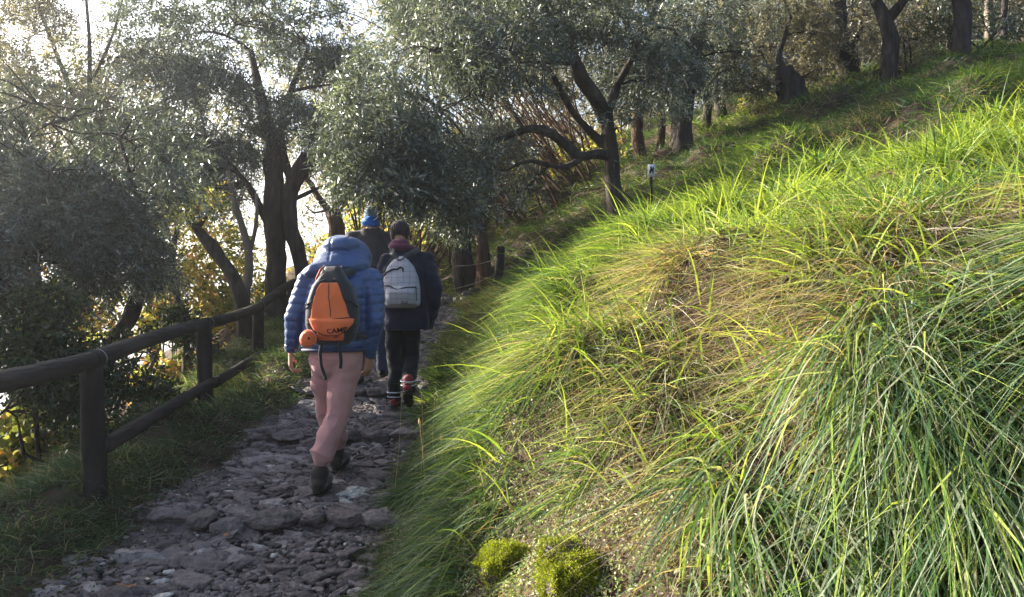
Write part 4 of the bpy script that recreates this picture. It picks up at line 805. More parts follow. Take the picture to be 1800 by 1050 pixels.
def rings_smooth(rings, step=.03):
    Rg = np.array(rings, float); z = Rg[:, 2]; t = np.linspace(0, 1, max(4, int(abs(z[-1] - z[0]) / step)))
    d = np.linspace(0, 1, len(Rg)); return [tuple(np.interp(t_, d, Rg[:, k]) for k in range(5)) for t_ in t]
def blob(name, prims, voxel, sm, mat, parent, disp=None, it=0):
    """fuse closed shapes into one continuous skin"""
    A = Acc()
    for p in prims:
        for v in p.V: pass
        off = A.n; A.V += p.V; A.n += p.n
        A.Q += [q + off for q in p.Q]; A.T += [q + off for q in p.T]; A.A += p.A; A.AT += p.AT
    me = A.mesh(name + '_src'); o = bpy.data.objects.new(name + '_src', me); COL.objects.link(o)
    md = o.modifiers.new('r', 'REMESH'); md.mode = 'VOXEL'; md.voxel_size = voxel; md.use_smooth_shade = True
    ms = o.modifiers.new('s', 'SMOOTH'); ms.factor = .5; ms.iterations = sm
    dg = bpy.context.evaluated_depsgraph_get(); dg.update(); ev = o.evaluated_get(dg); m2 = bpy.data.meshes.new_from_object(ev)
    bpy.data.objects.remove(o); bpy.data.meshes.remove(me)
    n = len(m2.vertices); V = np.zeros(n * 3, np.float32); m2.vertices.foreach_get('co', V); V = V.reshape(-1, 3)
    if disp is not None:
        N = np.zeros(n * 3, np.float32); m2.vertices.foreach_get('normal', N); N = N.reshape(-1, 3)
        V = V + N * disp(V, N)[:, None]; m2.vertices.foreach_set('co', V.astype(np.float32).ravel())
    m2.polygons.foreach_set('use_smooth', np.ones(len(m2.polygons), bool)); m2.update()
    m2.materials.clear(); m2.materials.append(mat); m2.name = name
    q = bpy.data.objects.new(name, m2); COL.objects.link(q); q.parent = parent; q['_o'] = list(parent['_o']); return q
def lobj(acc, name, mat, parent, smooth=True):
    """mesh already in the parent's local coordinates"""
    o = bpy.data.objects.new(name, acc.mesh(name, mat, smooth)); COL.objects.link(o); o.parent = parent; o['_o'] = [0, 0, 0]; return o

def hand(prims, wr, direction, palmside, curl=.9, s=1.0, thumb_side=1):
    """palm, four unequal curled fingers and a thumb, from the wrist along direction"""
    d = norm(np.array(direction, float)); p = norm(np.array(palmside, float)); p = norm(p - d * (p @ d)); sd = np.cross(d, p) * thumb_side
    wr = np.array(wr, float)
    for k in range(4): prims.append(capsule(wr + sd * (.024 - .016 * k) * s * .6, wr + d * .075 * s + sd * (.027 - .018 * k) * s, .014 * s, .0125 * s, n=8, m=3))
    for k, L in enumerate((.92, 1.0, .94, .76)):
        b0 = wr + d * .078 * s + sd * (.029 - .019 * k) * s; a0 = b0; an = .35 + .1 * k
        for seg, ln in enumerate((.040, .026, .020)):
            dirn = d * math.cos(an) + p * math.sin(an); a1 = a0 + dirn * ln * L * s; prims.append(capsule(a0, a1, (.0098 - .001 * seg) * s, (.0088 - .001 * seg) * s, n=8, m=3)); a0 = a1; an += curl * (.9 - .15 * seg)
    t0 = wr + d * .025 * s + sd * .028 * s; t1 = t0 + (d * .6 + sd * .62 + p * .3) * .038 * s; t2 = t1 + norm(d * .8 + p * .75 + sd * .0) * .032 * s
    prims += [capsule(t0, t1, .0135 * s, .0115 * s, n=8, m=3), capsule(t1, t2, .011 * s, .009 * s, n=8, m=3)]

M['skin'] = plain('skin', (.42, .22, .16), .08, rough=.55, bump=.15, bscale=120, scale=20)
def cloth(name, c, v=.18, rough=.8, bump=.35, scale=5, bscale=14, stretch=(1, 1, 1), sheen=.2, spec=.2, bdist=.012): return plain(name, c, v, rough=rough, bump=bump, scale=scale, bscale=bscale, stretch=stretch, sheen=sheen, spec=spec, bdist=bdist)
M['puffer'] = cloth('blue_quilted_nylon', (.018, .052, .165), .22, .38, .5, 6, 26, sheen=.15, spec=.6, bdist=.006)
M['puffer_dark'] = cloth('dark_blue_nylon', (.018, .030, .085), .15, .45, .2)
M['pink'] = cloth('faded_pink_cotton', (.47, .245, .235), .10, .9, .45, 4, 10, (1.5, 1.5, 1), bdist=.015)
M['navy'] = cloth('navy_wool', (.010, .013, .026), .25, .95, .3, 12, 60, sheen=.15, bdist=.004)
M['blackcloth'] = cloth('black_cotton', (.008, .008, .012), .25, .95, .4, 5, 12, bdist=.012)
M['charcoal'] = cloth('charcoal_jacket_cloth', (.045, .040, .045), .2, .8, .5, 5, 9, bdist=.015)
M['jeans'] = cloth('dark_blue_denim', (.03, .05, .11), .2)
M['burgundy'] = cloth('burgundy_fleece', (.085, .022, .050), .2, .95, .4, 10, 50, bdist=.005)
M['beanie'] = cloth('dark_knit', (.028, .020, .020), .3, .98, .7, 20, 110, (1, 1, .5), bdist=.004)
M['royal'] = cloth('bright_blue_nylon', (.02, .16, .62), .12, .5, .3)
M['greycap'] = cloth('blue_grey_knit', (.20, .27, .36), .2, .9, .6, 10, 80, bdist=.004)
M['orange'] = cloth('orange_nylon', (.68, .155, .055), .10, .9, .6, 4, 9, bdist=.02, spec=.12)
M['orange2'] = cloth('bright_orange_nylon', (.66, .13, .04), .10, .6, .5, 4, 12, bdist=.012)
M['packblack'] = cloth('black_pack_cloth', (.020, .022, .028), .2, .6, .3)
M['bootbrown'] = cloth('brown_boot_leather', (.028, .020, .018), .3, .6, .4, 20, 40)
M['bootred'] = cloth('red_boot_leather', (.22, .020, .025), .2, .5, .3, 20, 40)
M['sole'] = plain('dark_rubber_sole', (.020, .018, .018), .2, rough=.7, bump=.4, bscale=60)
M['soletan'] = plain('tan_rubber', (.30, .24, .19), .15, rough=.7, bump=.2)
M['reflect'] = plain('pale_grey_band', (.50, .52, .56), .08, rough=.4, bump=0)
M['zip'] = plain('black_zip', (.006, .006, .008), .1, rough=.5, bump=0)

def boot(parent, heel, toe, top, mats, s=1.0, band=None):
    heel = np.array(heel, float); toe = np.array(toe, float); top = np.array(top, float); f = toe - heel; u = norm(top - heel)
    bo = blob('boot', [capsule(heel + u * .045, heel + f * .55 + u * .035, .040 * s, .042 * s), capsule(heel + f * .45 + u * .032, toe - norm(f) * .045 + u * .025, .044 * s, .036 * s), capsule(heel + u * .05 + norm(f) * .02, top, .044 * s, .050 * s)], .0075, 3, mats[0], parent)
    A = Acc(); n = 22; th = np.linspace(0, 2 * math.pi, n, endpoint=False); fn = norm(f); L = np.linalg.norm(f); sd = norm(np.cross(fn, u)); up = np.cross(sd, fn)
    V = []
    for (h, g) in ((-.014, .96), (-.010, 1.0), (.016, 1.0), (.02, .97)):
        t = np.cos(th); wd = (.046 + .004 * np.cos(th * 2)) * s
        V.append(heel + f * .5 + fn * (t * (L * .5 + .012))[:, None] * g + sd * (np.sin(th) * wd * g)[:, None] + up * h)
    V = np.concatenate(V + [[V[0].mean(0)], [V[3].mean(0)]]); i = np.arange(3)[:, None] * n; j = np.arange(n)[None]; k = (j + 1) % n
    A.add(V, np.stack([i + j, i + k, i + n + k, i + n + j], -1).reshape(-1, 4)); j = np.arange(n); k = (j + 1) % n
    A.T.append(np.concatenate([np.stack([k, j, np.full(n, 4 * n)], 1), np.stack([3 * n + j, 3 * n + k, np.full(n, 4 * n + 1)], 1)]).astype(np.int32)); A.AT.append(np.full(2 * n, .5, np.float32))
    so = lobj(A, 'sole', mats[1], bo, False)
    a = Acc(); P = np.array([heel + u * .052 - fn * .043 + sd * q * .043 * s + fn * (abs(q) ** 2.4) * .06 for q in np.linspace(-1, 1, 15)]); tube(a, P, .0045, 6); lobj(a, 'heel_trim', mats[2], bo)
    return bo

def headshape(prims, c, fwd, s=1.0):
    """skull, jaw, nose, ears and brow around c, looking along fwd"""
    c = np.array(c, float); f = norm(np.array(fwd, float)); sd = norm(np.cross(f, [0, 0, 1.])); u = np.cross(sd, f)
    prims += [ell(c, (.072 * s, .090 * s, .098 * s)), ell(c + f * .035 - u * .045, (.055 * s, .060 * s, .062 * s)), capsule(c + f * .088 - u * .0, c + f * .105 - u * .028, .010, .014, n=8, m=3),
              capsule(c + f * .082 + sd * .035 + u * .02, c + f * .082 - sd * .035 + u * .02, .012, .012, n=8, m=3), capsule(c + f * .086 + sd * .018 - u * .062, c + f * .086 - sd * .018 - u * .062, .008, .008, n=8, m=3),
              ell(c + sd * .074 - u * .01, (.012, .018, .030)), ell(c - sd * .074 - u * .01, (.012, .018, .030))]
def eyes(parent, c, fwd):
    c = np.array(c, float); f = norm(np.array(fwd, float)); sd = norm(np.cross(f, [0, 0, 1.]))
    for q in (-1, 1):
        a = ell(c + f * .080 + sd * .031 * q, (.012, .012, .012)); lobj(a, 'eye', M['white'], parent)

def quilt(pitch, amp, slope=0.0, off=0.0):
    def f(V, N):
        z = V[:, 2] + slope * np.abs(V[:, 0]) + .007 * noise(V, 4.0) + off
        k = np.abs(np.sin(math.pi * z / pitch)) ** .32
        return amp * (k - .75) + .007 * crease(V, 5, (1, 1, 1.2), 2, .6) + .004 * noise(V, 16.0, 1) + .003 * noise(V * [1, 1, 2.5], 30, 2) * (1 - k)
    return f
def crease(V, f, sc, off=0, tilt=.5):
    Q = V * np.array(sc); Q = Q + np.stack([0 * V[:, 0], 0 * V[:, 0], tilt * V[:, 0]], 1)
    return (.55 - np.sqrt(np.abs(noise(Q, f, off)) + .01)) * (.6 + .4 * noise(V, 4.0, off + 1))
def folds(amp, f=(9, 9, 22), k2=.5):
    return lambda V, N: amp * 1.2 * crease(V, 4.5, (1, 1, .8), 2, 1.0) + amp * noise(V * np.array(f) / 10, 10 / 2.2 * .6, 1) + amp * k2 * noise(V * np.array(f) / 10, 11, 2)

def ground_at(x, y): return float(stepz(y)) + .008

# ---------- walker 1: blue hooded quilted jacket, pink trousers
O1 = (-1.162, 5.2, float(stepz(5.05)) + .005)
p = thing('person', 'person in a blue quilted hooded jacket and faded pink trousers walking nearest to us', 'person', O1, 'walkers on the path')
hipL, kneL, ankL = (-.090, .02, .80), (-.088, .17, .50), (-.072, .33, .26)
hipR, kneR, ankR = (.080, .0, .80), (.012, -.02, .50), (-.062, -.130, .215)
shL, elL, wrL = (-.195, .06, 1.375), (-.275, .00, 1.13), (-.300, .02, .935)
shR, elR, wrR = (.225, .06, 1.385), (.262, -.02, 1.12), (.215, .05, .90)
hc = (.028, .21, 1.55); hf = (0, .85, -.5)
pr = []; headshape(pr, hc, hf)
pr += [capsule((.03, .12, 1.40), (.028, .19, 1.50), .052, .05), loft(rings_smooth([(0, .02, .74, .13, .09), (0, .01, .9, .145, .10), (0, .02, 1.05, .12, .085), (.01, .05, 1.25, .145, .095), (.015, .08, 1.40, .13, .075), (.02, .10, 1.44, .06, .05)]))]
for (a, b, c) in ((hipL, kneL, ankL), (hipR, kneR, ankR)): pr += [capsule(a, b, .072, .048), capsule(b, c, .046, .034)]
for (a, b, c, sdn) in ((shL, elL, wrL, -1), (shR, elR, wrR, 1)): pr += [capsule((.02, .08, 1.38), a, .05, .045), capsule(a, b, .042, .034), capsule(b, c, .034, .024)]
hand(pr, (-.303, .02, .905), (-.05, .12, -1), (.75, .25, .1), 1.0, 1.15, -1)
hand(pr, (.207, .057, .868), (-.12, .16, -1), (-.8, .35, .1), 1.2, 1.15, 1)
body = blob('body', pr, .0052, 2, M['skin'], p); eyes(body, hc, hf)
jk = blob('jacket', [loft(rings_smooth([(-.012, .0, .93, .205, .150), (-.012, .0, .965, .215, .160), (-.005, .01, 1.08, .205, .155), (.005, .03, 1.22, .205, .155), (.012, .05, 1.34, .205, .15), (.018, .08, 1.42, .165, .12), (.02, .11, 1.47, .10, .09)])),
     capsule((-.10, .07, 1.385), shL, .085, .078), capsule((.13, .07, 1.395), shR, .085, .080), capsule(shL, elL, .079, .064), capsule(elL, wrL, .064, .046), capsule(shR, elR, .080, .066), capsule(elR, wrR, .066, .048)], .0085, 5, M['puffer'], p, quilt(.054, .010, -.10), )
for wv, el_ in ((wrL, elL), (wrR, elR)):
    wv = np.array(wv); dd = norm(wv - np.array(el_)); a = Acc(); tube(a, np.array([wv - dd * .022, wv - dd * .008, wv + dd * .012, wv + dd * .016]), [.044, .046, .044, .036], 18, .04, cap=True); lobj(a, 'cuff', M['puffer_dark'], jk)
a = Acc(); th = np.linspace(0, 6.283, 40); tube(a, np.stack([-.012 + .212 * np.cos(th), .158 * np.sin(th), .925 + 0 * th], 1), .011, 8); lobj(a, 'hem', M['puffer_dark'], jk)
hd = blob('hood', [ell((.020, .16, 1.535), (.190, .175, .145), (.35, 0, 0)), ell((.01, .06, 1.475), (.200, .130, .075), (0, -.06, 0)), ell((.015, .09, 1.50), (.19, .14, .09)), ell((-.14, .04, 1.445), (.095, .09, .055), (0, -.35, 0)), ell((.12, .06, 1.475), (.09, .09, .05), (0, .2, 0)), ell((.02, .12, 1.61), (.135, .14, .080))], .0085, 4, M['puffer'], p,
    lambda V, N: .006 * (np.abs(np.sin(math.pi * (V[:, 2] + .25 * np.abs(V[:, 0] - .03) + .006 * noise(V, 5)) / .060)) ** .3 - .8) - .006 * np.exp(-((np.abs(V[:, 0] - .02) - .055) / .006) ** 2) * (V[:, 2] > 1.5) + .007 * np.minimum(1, np.abs(V[:, 0] - .03) / .012 - 1).clip(-1, 0) * 0 + .004 * noise(V, 14))
tr = blob('trousers', [loft(rings_smooth([(0, .01, .765, .10, .07), (0, .0, .82, .165, .115), (0, -.005, .88, .178, .128), (0, 0, .96, .172, .125)])), capsule((hipL[0], .01, .87), kneL, .094, .086), capsule(kneL, ankL, .086, .076), ell((-.055, -.045, .85), (.105, .075, .11)), ell((.055, -.045, .85), (.105, .075, .11)),
     capsule((hipR[0], .0, .87), kneR, .098, .090), capsule(kneR, ankR, .090, .075)], .0085, 4, M['pink'], p,
    lambda V, N: (.019 * crease(V, 4.5, (.8, .8, 2.2), 3, 1.4) + .015 * crease(V, 9, (.6, .6, 1.6), 1, -1.0)) * (.6 + smooth(.40, .26, V[:, 2]) - .9 * smooth(.26, .17, V[:, 2]) + np.exp(-((V[:, 2] - .80) / .08) ** 2) + .8 * np.exp(-((V[:, 2] - .48) / .08) ** 2)) + .006 * noise(V * [1, 1, 1.6], 6, 1) + .010 * noise(V * [.5, .5, 2.6], 8, 2) * (smooth(.36, .12, V[:, 2]) * 1.5 + .6 + .8 * np.exp(-((V[:, 2] - .48) / .07) ** 2)))
boot(p, (-.072, -.20, .030), (-.078, .10, .030), (-.072, -.135, .14), (M['bootbrown'], M['sole'], M['soletan']), 1.2)
z2 = float(stepz(5.65) - stepz(5.05)) + .028
boot(p, (-.065, .29, z2), (-.055, .58, z2 + .02), (-.070, .34, z2 + .12), (M['bootbrown'], M['sole'], M['soletan']), 1.15)

# ---------- walker 2: navy coat, dark beanie, burgundy hood
O2 = (-.963, 7.1, ground_at(-.96, 7.0))
p2 = thing('person', 'person in a long navy coat, black trousers, dark beanie and burgundy hood', 'person', O2, 'walkers on the path')
hipL, kneL, ankL = (-.095, .0, .78), (-.105, .03, .44), (-.092, -.02, .11)
hipR, kneR, ankR = (.060, .0, .78), (.045, .10, .47), (.045, -.13, .20)
shL, elL, wrL = (-.165, .03, 1.335), (-.225, .04, 1.10), (-.17, .27, 1.02)
shR, elR, wrR = (.185, .03, 1.335), (.262, -.02, 1.09), (.240, .04, .84)
hc = (-.055, .07, 1.575); hf = (0, 1, -.12)
pr = []; headshape(pr, hc, hf)
pr += [capsule((-.03, .04, 1.38), (-.05, .06, 1.50), .055, .052), loft(rings_smooth([(0, .01, .72, .13, .09), (0, .01, .9, .145, .10), (0, .02, 1.05, .12, .085), (0, .03, 1.25, .145, .095), (0, .03, 1.38, .13, .075), (-.02, .04, 1.43, .06, .05)]))]
for (a, b, c) in ((hipL, kneL, ankL), (hipR, kneR, ankR)): pr += [capsule(a, b, .070, .048), capsule(b, c, .046, .034)]
for (a, b, c) in ((shL, elL, wrL), (shR, elR, wrR)): pr += [capsule((0, .03, 1.36), a, .05, .045), capsule(a, b, .042, .034), capsule(b, c, .034, .024)]
hand(pr, wrL, (.3, .9, -.1), (.2, .1, -.9), .9, .95, -1); hand(pr, wrR, (-.06, .14, -1), (-.8, .3, .1), 1.0, .95, 1)
body = blob('body', pr, .0055, 2, M['skin'], p2); eyes(body, hc, hf)
gp = []; hand(gp, wrR, (-.06, .14, -1), (-.8, .3, .1), 1.0, 1.12, 1); blob('glove', gp, .006, 1, M['blackcloth'], p2)
blob('coat', [loft(rings_smooth([(.01, .0, .70, .205, .165), (.01, .0, .76, .215, .17), (.005, .0, .95, .205, .16), (0, .01, 1.12, .20, .15), (0, .02, 1.25, .215, .15), (0, .03, 1.36, .155, .115), (-.02, .04, 1.44, .09, .08)])),
     capsule((-.05, .03, 1.375), shL, .06, .08), capsule((.06, .03, 1.375), shR, .06, .08), capsule(shL, elL, .080, .068), capsule(elL, wrL, .066, .055), capsule(shR, elR, .082, .072), capsule(elR, wrR, .070, .058)], .0095, 5, M['navy'], p2, folds(.014))
blob('hood', [ell((-.040, .03, 1.455), (.125, .105, .052), (0, .12, 0)), ell((-.048, .03, 1.495), (.088, .085, .045), (0, .1, 0))], .008, 3, M['burgundy'], p2, folds(.007, (9, 9, 30)))
bn = blob('beanie', [ell((-.055, .06, 1.615), (.086, .102, .088)), capsule((-.055, .07, 1.575), (-.055, .06, 1.60), .088, .090)], .007, 3, M['beanie'], p2, lambda V, N: .004 * np.sin(np.arctan2(V[:, 0] + .055, V[:, 1] - .06) * 30) * smooth(1.7, 1.62, V[:, 2]) + .004 * noise(V, 12))
blob('trousers', [loft(rings_smooth([(-.01, .0, .70, .150, .115), (-.01, .0, .80, .165, .12), (-.01, 0, .92, .165, .12)])), capsule(hipL, kneL, .098, .078), capsule(kneL, ankL, .076, .068), capsule(hipR, kneR, .098, .078), capsule(kneR, ankR, .076, .066)], .0095, 4, M['blackcloth'], p2, folds(.014))
bt = boot(p2, (-.092, -.075, .028), (-.092, .19, .03), (-.092, -.02, .15), (M['bootred'], M['sole'], M['zip']))
for (c, rr) in (((-.092, -.018, .150), .066), ((-.092, -.022, .110), .058)):
    a = Acc(); th = np.linspace(0, 6.283, 24); tube(a, np.stack([c[0] + rr * np.cos(th), c[1] + rr * np.sin(th), c[2] + 0 * th], 1), .006, 6); lobj(a, 'reflective_band', M['reflect'], bt)
bt = boot(p2, (.045, -.215, .175), (.052, -.085, -.015 + float(pathz(7.0) - pathz(7.0)) + .05), (.045, -.13, .27), (M['bootred'], M['sole'], M['zip']))
for (c, rr) in (((.045, -.125, .262), .066), ((.045, -.135, .228), .060)):
    a = Acc(); th = np.linspace(0, 6.283, 24); tube(a, np.stack([c[0] + rr * np.cos(th), c[1] + rr * np.sin(th), c[2] + .1 * np.sin(th) * rr], 1), .006, 6); lobj(a, 'reflective_band', M['reflect'], bt)

# ---------- walker 3: charcoal jacket, blue hood, half hidden
O3 = (-1.39, 7.75, ground_at(-1.39, 7.7))
p3 = thing('person', 'person in a charcoal jacket with bright blue collar and blue-grey cap, farthest and half hidden', 'person', O3, 'walkers on the path')
hipL, kneL, ankL = (-.09, .0, .84), (-.11, .05, .47), (-.125, -.05, .12)
hipR, kneR, ankR = (.08, .0, .84), (.09, .12, .49), (.08, .22, .14)
shL, elL, wrL = (-.175, .0, 1.42), (-.245, .0, 1.18), (-.20, .18, 1.0)
shR, elR, wrR = (.185, .0, 1.40), (.25, .0, 1.16), (.20, .2, 1.0)
hc = (.005, .09, 1.655); hf = (.1, 1, -.2)
pr = []; headshape(pr, hc, hf)
pr += [capsule((0, .02, 1.46), (.0, .07, 1.58), .055, .052), loft(rings_smooth([(0, .01, .78, .13, .09), (0, .01, .95, .145, .10), (0, .02, 1.1, .12, .085), (0, .02, 1.32, .145, .095), (0, .02, 1.46, .13, .075), (0, .03, 1.51, .06, .05)]))]
for (a, b, c) in ((hipL, kneL, ankL), (hipR, kneR, ankR)): pr += [capsule(a, b, .072, .048), capsule(b, c, .046, .034)]
for (a, b, c) in ((shL, elL, wrL), (shR, elR, wrR)): pr += [capsule((0, .02, 1.44), a, .05, .045), capsule(a, b, .042, .034), capsule(b, c, .034, .024)]
hand(pr, wrL, (.1, .8, -.3), (.5, 0, -.8), .9, 1, -1); hand(pr, wrR, (-.1, .8, -.3), (-.5, 0, -.8), .9, 1, 1)
body = blob('body', pr, .0055, 2, M['skin'], p3); eyes(body, hc, hf)
blob('jacket', [loft(rings_smooth([(0, .0, .84, .20, .15), (0, .0, .95, .205, .155), (0, .0, 1.15, .20, .145), (0, .01, 1.33, .205, .14), (0, .01, 1.43, .15, .11), (0, .03, 1.52, .10, .085)])),
     capsule((-.05, .01, 1.465), shL, .06, .078), capsule((.05, .01, 1.46), shR, .06, .078), capsule(shL, elL, .078, .066), capsule(elL, wrL, .064, .055), capsule(shR, elR, .078, .068), capsule(elR, wrR, .066, .055)], .0095, 5, M['charcoal'], p3, folds(.014, (9, 9, 16)))
blob('collar_hood', [ell((-.005, .05, 1.575), (.095, .095, .042), (0, .12, 0)), ell((0, .06, 1.61), (.088, .10, .045))], .008, 3, M['royal'], p3, folds(.005))
blob('cap', [ell((.005, .09, 1.685), (.086, .102, .078)), ell((.005, .09, 1.655), (.090, .106, .030))], .007, 3, M['greycap'], p3, folds(.003))
blob('trousers', [loft(rings_smooth([(0, .0, .76, .150, .115), (0, .0, .86, .165, .12), (0, 0, .96, .165, .12)])), capsule(hipL, kneL, .098, .078), capsule(kneL, ankL, .076, .062), capsule(hipR, kneR, .098, .078), capsule(kneR, ankR, .076, .062)], .0095, 4, M['jeans'], p3, folds(.006))
boot(p3, (-.125, -.11, .028), (-.125, .16, .03), (-.125, -.05, .14), (M['blackcloth'], M['sole'], M['zip']))
boot(p3, (.08, .17, .05), (.085, .44, .09), (.08, .22, .17), (M['blackcloth'], M['sole'], M['zip']))

# ------------------------------------------------------------------ backpacks
class Pack:
    """curved bag: half-width wf(v), depth df(v), height h; back faces -Y; u in -1..1 is the share of the half-width"""
    def __init__(s, o, h, wpts, dpts, n=2.6): s.o = o; s.h = h; s.w = wpts; s.d = dpts; s.n = n; s.c = 0.0
    def wf(s, v): return np.interp(v, *s.w)
    def df(s, v): return np.interp(v, *s.d)
    def pt(s, u, v, off=0.0):
        u = np.asarray(u, float); v = np.asarray(v, float)
        x = s.wf(v) * u; y = -s.df(v) * np.maximum(1 - np.abs(u) ** s.n, 0) ** (1 / s.n); z = s.h * v
        P = np.stack([x, y, z], -1); P[..., 1] += .010 * noise(P, 7, 1) + .006 * noise(P, 17, 2)
        return P + off * norm(np.stack([u * .8, -np.sqrt(np.maximum(1 - u * u, .05)), .0 * u], -1))
    def body(s, name, mat, nv=44, nu=48):
        v = np.linspace(0, 1, nv); ph = np.linspace(0, 2 * math.pi, nu, endpoint=False); A = Acc()
        c, q = np.cos(ph)[None], np.sin(ph)[None]; w_ = s.wf(v)[:, None]; d_ = s.df(v)[:, None]
        x = w_ * np.sign(c) * np.abs(c) ** (2 / s.n); y = -np.where(q > 0, d_, .035) * np.sign(q) * np.abs(q) ** (2 / s.n); z = np.repeat(s.h * v[:, None], nu, 1)
        V = np.stack([x, y, z], -1); V[..., 1] += np.where(q > 0, .010 * noise(V, 7, 1) + .006 * noise(V, 17, 2), 0)
        V = V.reshape(-1, 3); i = np.arange(nv - 1)[:, None] * nu; j = np.arange(nu)[None]; k = (j + 1) % nu; Q = np.stack([i + j, i + nu + j, i + nu + k, i + k], -1).reshape(-1, 4)
        A.add(V, Q); m = A.n; A.V.append(np.array([[0, 0, 0], [0, 0, s.h]], np.float32)); A.n += 2; j = np.arange(nu); k = (j + 1) % nu
        A.T.append(np.concatenate([np.stack([j, k, np.full(nu, m)], 1), np.stack([(nv - 1) * nu + k, (nv - 1) * nu + j, np.full(nu, m + 1)], 1)]).astype(np.int32)); A.AT.append(np.full(2 * nu, .5, np.float32))
        return lobj(A, name, mat, s.o)
    def panel(s, name, mat, v0, v1, ul, ur, off=.004, nv=26, nu=26, parent=None, bulge=0.0):
        """ul(v), ur(v) bound the panel; slab with an edge that turns in to the bag"""
        tv = np.linspace(0, 1, nv)[:, None]; tu = np.linspace(0, 1, nu)[None]; v = v0 + (v1 - v0) * tv + 0 * tu; L = np.vectorize(ul)(v); Rr = np.vectorize(ur)(v); u = L + (Rr - L) * tu
        e = np.minimum(np.minimum(tu, 1 - tu) * nu, np.minimum(tv, 1 - tv) * nv); o = np.where(e < .5, -.004, off) + bulge * (np.sin(math.pi * tu) * np.sin(math.pi * tv)) ** .6
        V = s.pt(u, v, 0) + (o[..., None] * norm(np.stack([u * .8, -np.sqrt(np.maximum(1 - u * u, .05)), 0 * u], -1)))
        A = Acc(); i = np.arange(nv - 1)[:, None] * nu; j = np.arange(nu - 1)[None]; A.add(V, np.stack([i + j, i + j + 1, i + nu + j + 1, i + nu + j], -1).reshape(-1, 4)); return lobj(A, name, mat, parent or s.o)
    def seam(s, name, mat, uv, rad=.0025, off=.004, parent=None, n=30):
        uv = np.array(uv, float); t = np.linspace(0, 1, len(uv)); q = np.linspace(0, 1, n); u = np.interp(q, t, uv[:, 0]); v = np.interp(q, t, uv[:, 1])
        a = Acc(); tube(a, s.pt(u, v, off), rad, 6, cap=True); return lobj(a, name, mat, parent or s.o)
    def text(s, body, size, u, v, mat, off=.006, roll=0.0, parent=None, name='lettering', arc=0.0):
        cu = bpy.data.curves.new('t', 'FONT'); cu.body = body; cu.size = size; cu.align_x = 'CENTER'; cu.align_y = 'CENTER'; cu.extrude = .0008; cu.offset = size * .02
        o = bpy.data.objects.new('t', cu); COL.objects.link(o); dg = bpy.context.evaluated_depsgraph_get(); dg.update(); me = bpy.data.meshes.new_from_object(o.evaluated_get(dg)); bpy.data.objects.remove(o)
        n = len(me.vertices); V = np.zeros(n * 3, np.float32); me.vertices.foreach_get('co', V); V = V.reshape(-1, 3); cs, sn = math.cos(roll), math.sin(roll); x = V[:, 0] * cs - V[:, 1] * sn; y = V[:, 0] * sn + V[:, 1] * cs + arc * x * x
        vv = v + y / s.h; uu = u + x / s.wf(vv); P = s.pt(np.clip(uu, -.98, .98), vv, off); P[:, 1] -= V[:, 2]; me.vertices.foreach_set('co', P.astype(np.float32).ravel()); me.materials.clear(); me.materials.append(mat); me.update()
        q = bpy.data.objects.new(name, me); COL.objects.link(q); q.parent = parent or s.o; return q

# orange and black pack on walker 1
PO = (O1[0] + .012, O1[1] - .125, O1[2] + .965)
bp = thing('backpack', 'orange and black hiking backpack with a rolled pouch, worn by the nearest walker', 'backpack', PO, 'backpacks worn by the walkers')
K = Pack(bp, .50, ([0, .08, .25, .5, .75, .9, 1], [.10, .145, .168, .165, .125, .075, .05]), ([0, .1, .3, .6, .85, 1], [.05, .105, .135, .12, .08, .04]), 3.4)
K.body('main_bag', M['packblack'])
K.panel('front_panel', M['orange'], .27, .80, lambda v: -float(np.interp(v, [.27, .4, .7, .80], [.80, .70, .64, .50])), lambda v: float(np.interp(v, [.27, .4, .7, .80], [.93, .72, .52, .42])), .006)
fl = K.panel('lower_flap', M['orange'], .115, .34, lambda v: -float(np.interp(v, [.115, .2, .34], [.30, .62, .80])), lambda v: float(np.interp(v, [.115, .2, .28, .34], [.40, .72, .90, .93])), .012, bulge=.012)
K.panel('base_panel', M['orange2'], .055, .15, lambda v: -.55, lambda v: .62, .006)
K.seam('zip', M['zip'], [(-.06, .78), (-.05, .70), (-.01, .66), (-.03, .60), (.03, .56), (.04, .50), (.08, .45), (.07, .36)], .0022, .008)
K.seam('zip', M['zip'], [(-.80, .285), (-.5, .285), (.2, .33), (.92, .36)], .003, .010)
K.seam('zip', M['zip'], [(-.40, .16), (-.1, .12), (.35, .125), (.75, .20)], .003, .016)
K.text('CAMP', .042, .30, .185, M['zip'], .023, .12, fl, arc=1.2)
K.text('\u223c', .05, .28, .10, M['zip'], .010, .1)
a = Acc(); tube(a, np.array([(-.125, -.10, .035), (-.12, -.125, .04), (-.112, -.165, .045), (-.108, -.185, .047)]), [.040, .052, .055, .036], 20, .3, cap=True); rp = lobj(a, 'rolled_pouch', M['orange2'], bp)
for k in range(3):
    a = Acc(); th = np.linspace(0, 6.28, 20); r_ = .014 + .013 * k; tube(a, np.stack([-.108 + r_ * np.cos(th + k), -.187 + .004 * k + 0 * th, .047 + r_ * np.sin(th + k)], 1), .006, 6, .1); lobj(a, 'fold', M['orange2'], rp)
a = ell((-.108, -.186, .047), (.010, .006, .012)); lobj(a, 'shade_spot', M['zip'], rp)  # solid dark bead standing in for the shade inside the roll
for (u, sgn) in ((-.95, -1), (.62, 1)):
    a = Acc(); x0 = K.wf(.85) * u; tube(a, np.array([(x0 * 1.05, -.03, .36), (x0 * 1.15, -.035, .42), (x0 * .9, -.02, .475), (x0 * .8, .03, .50)]), [.006, .018, .018, .008], 8, .05, flat=.4, cap=True); tag(lobj(a, 'side_wing', M['orange2'], bp))
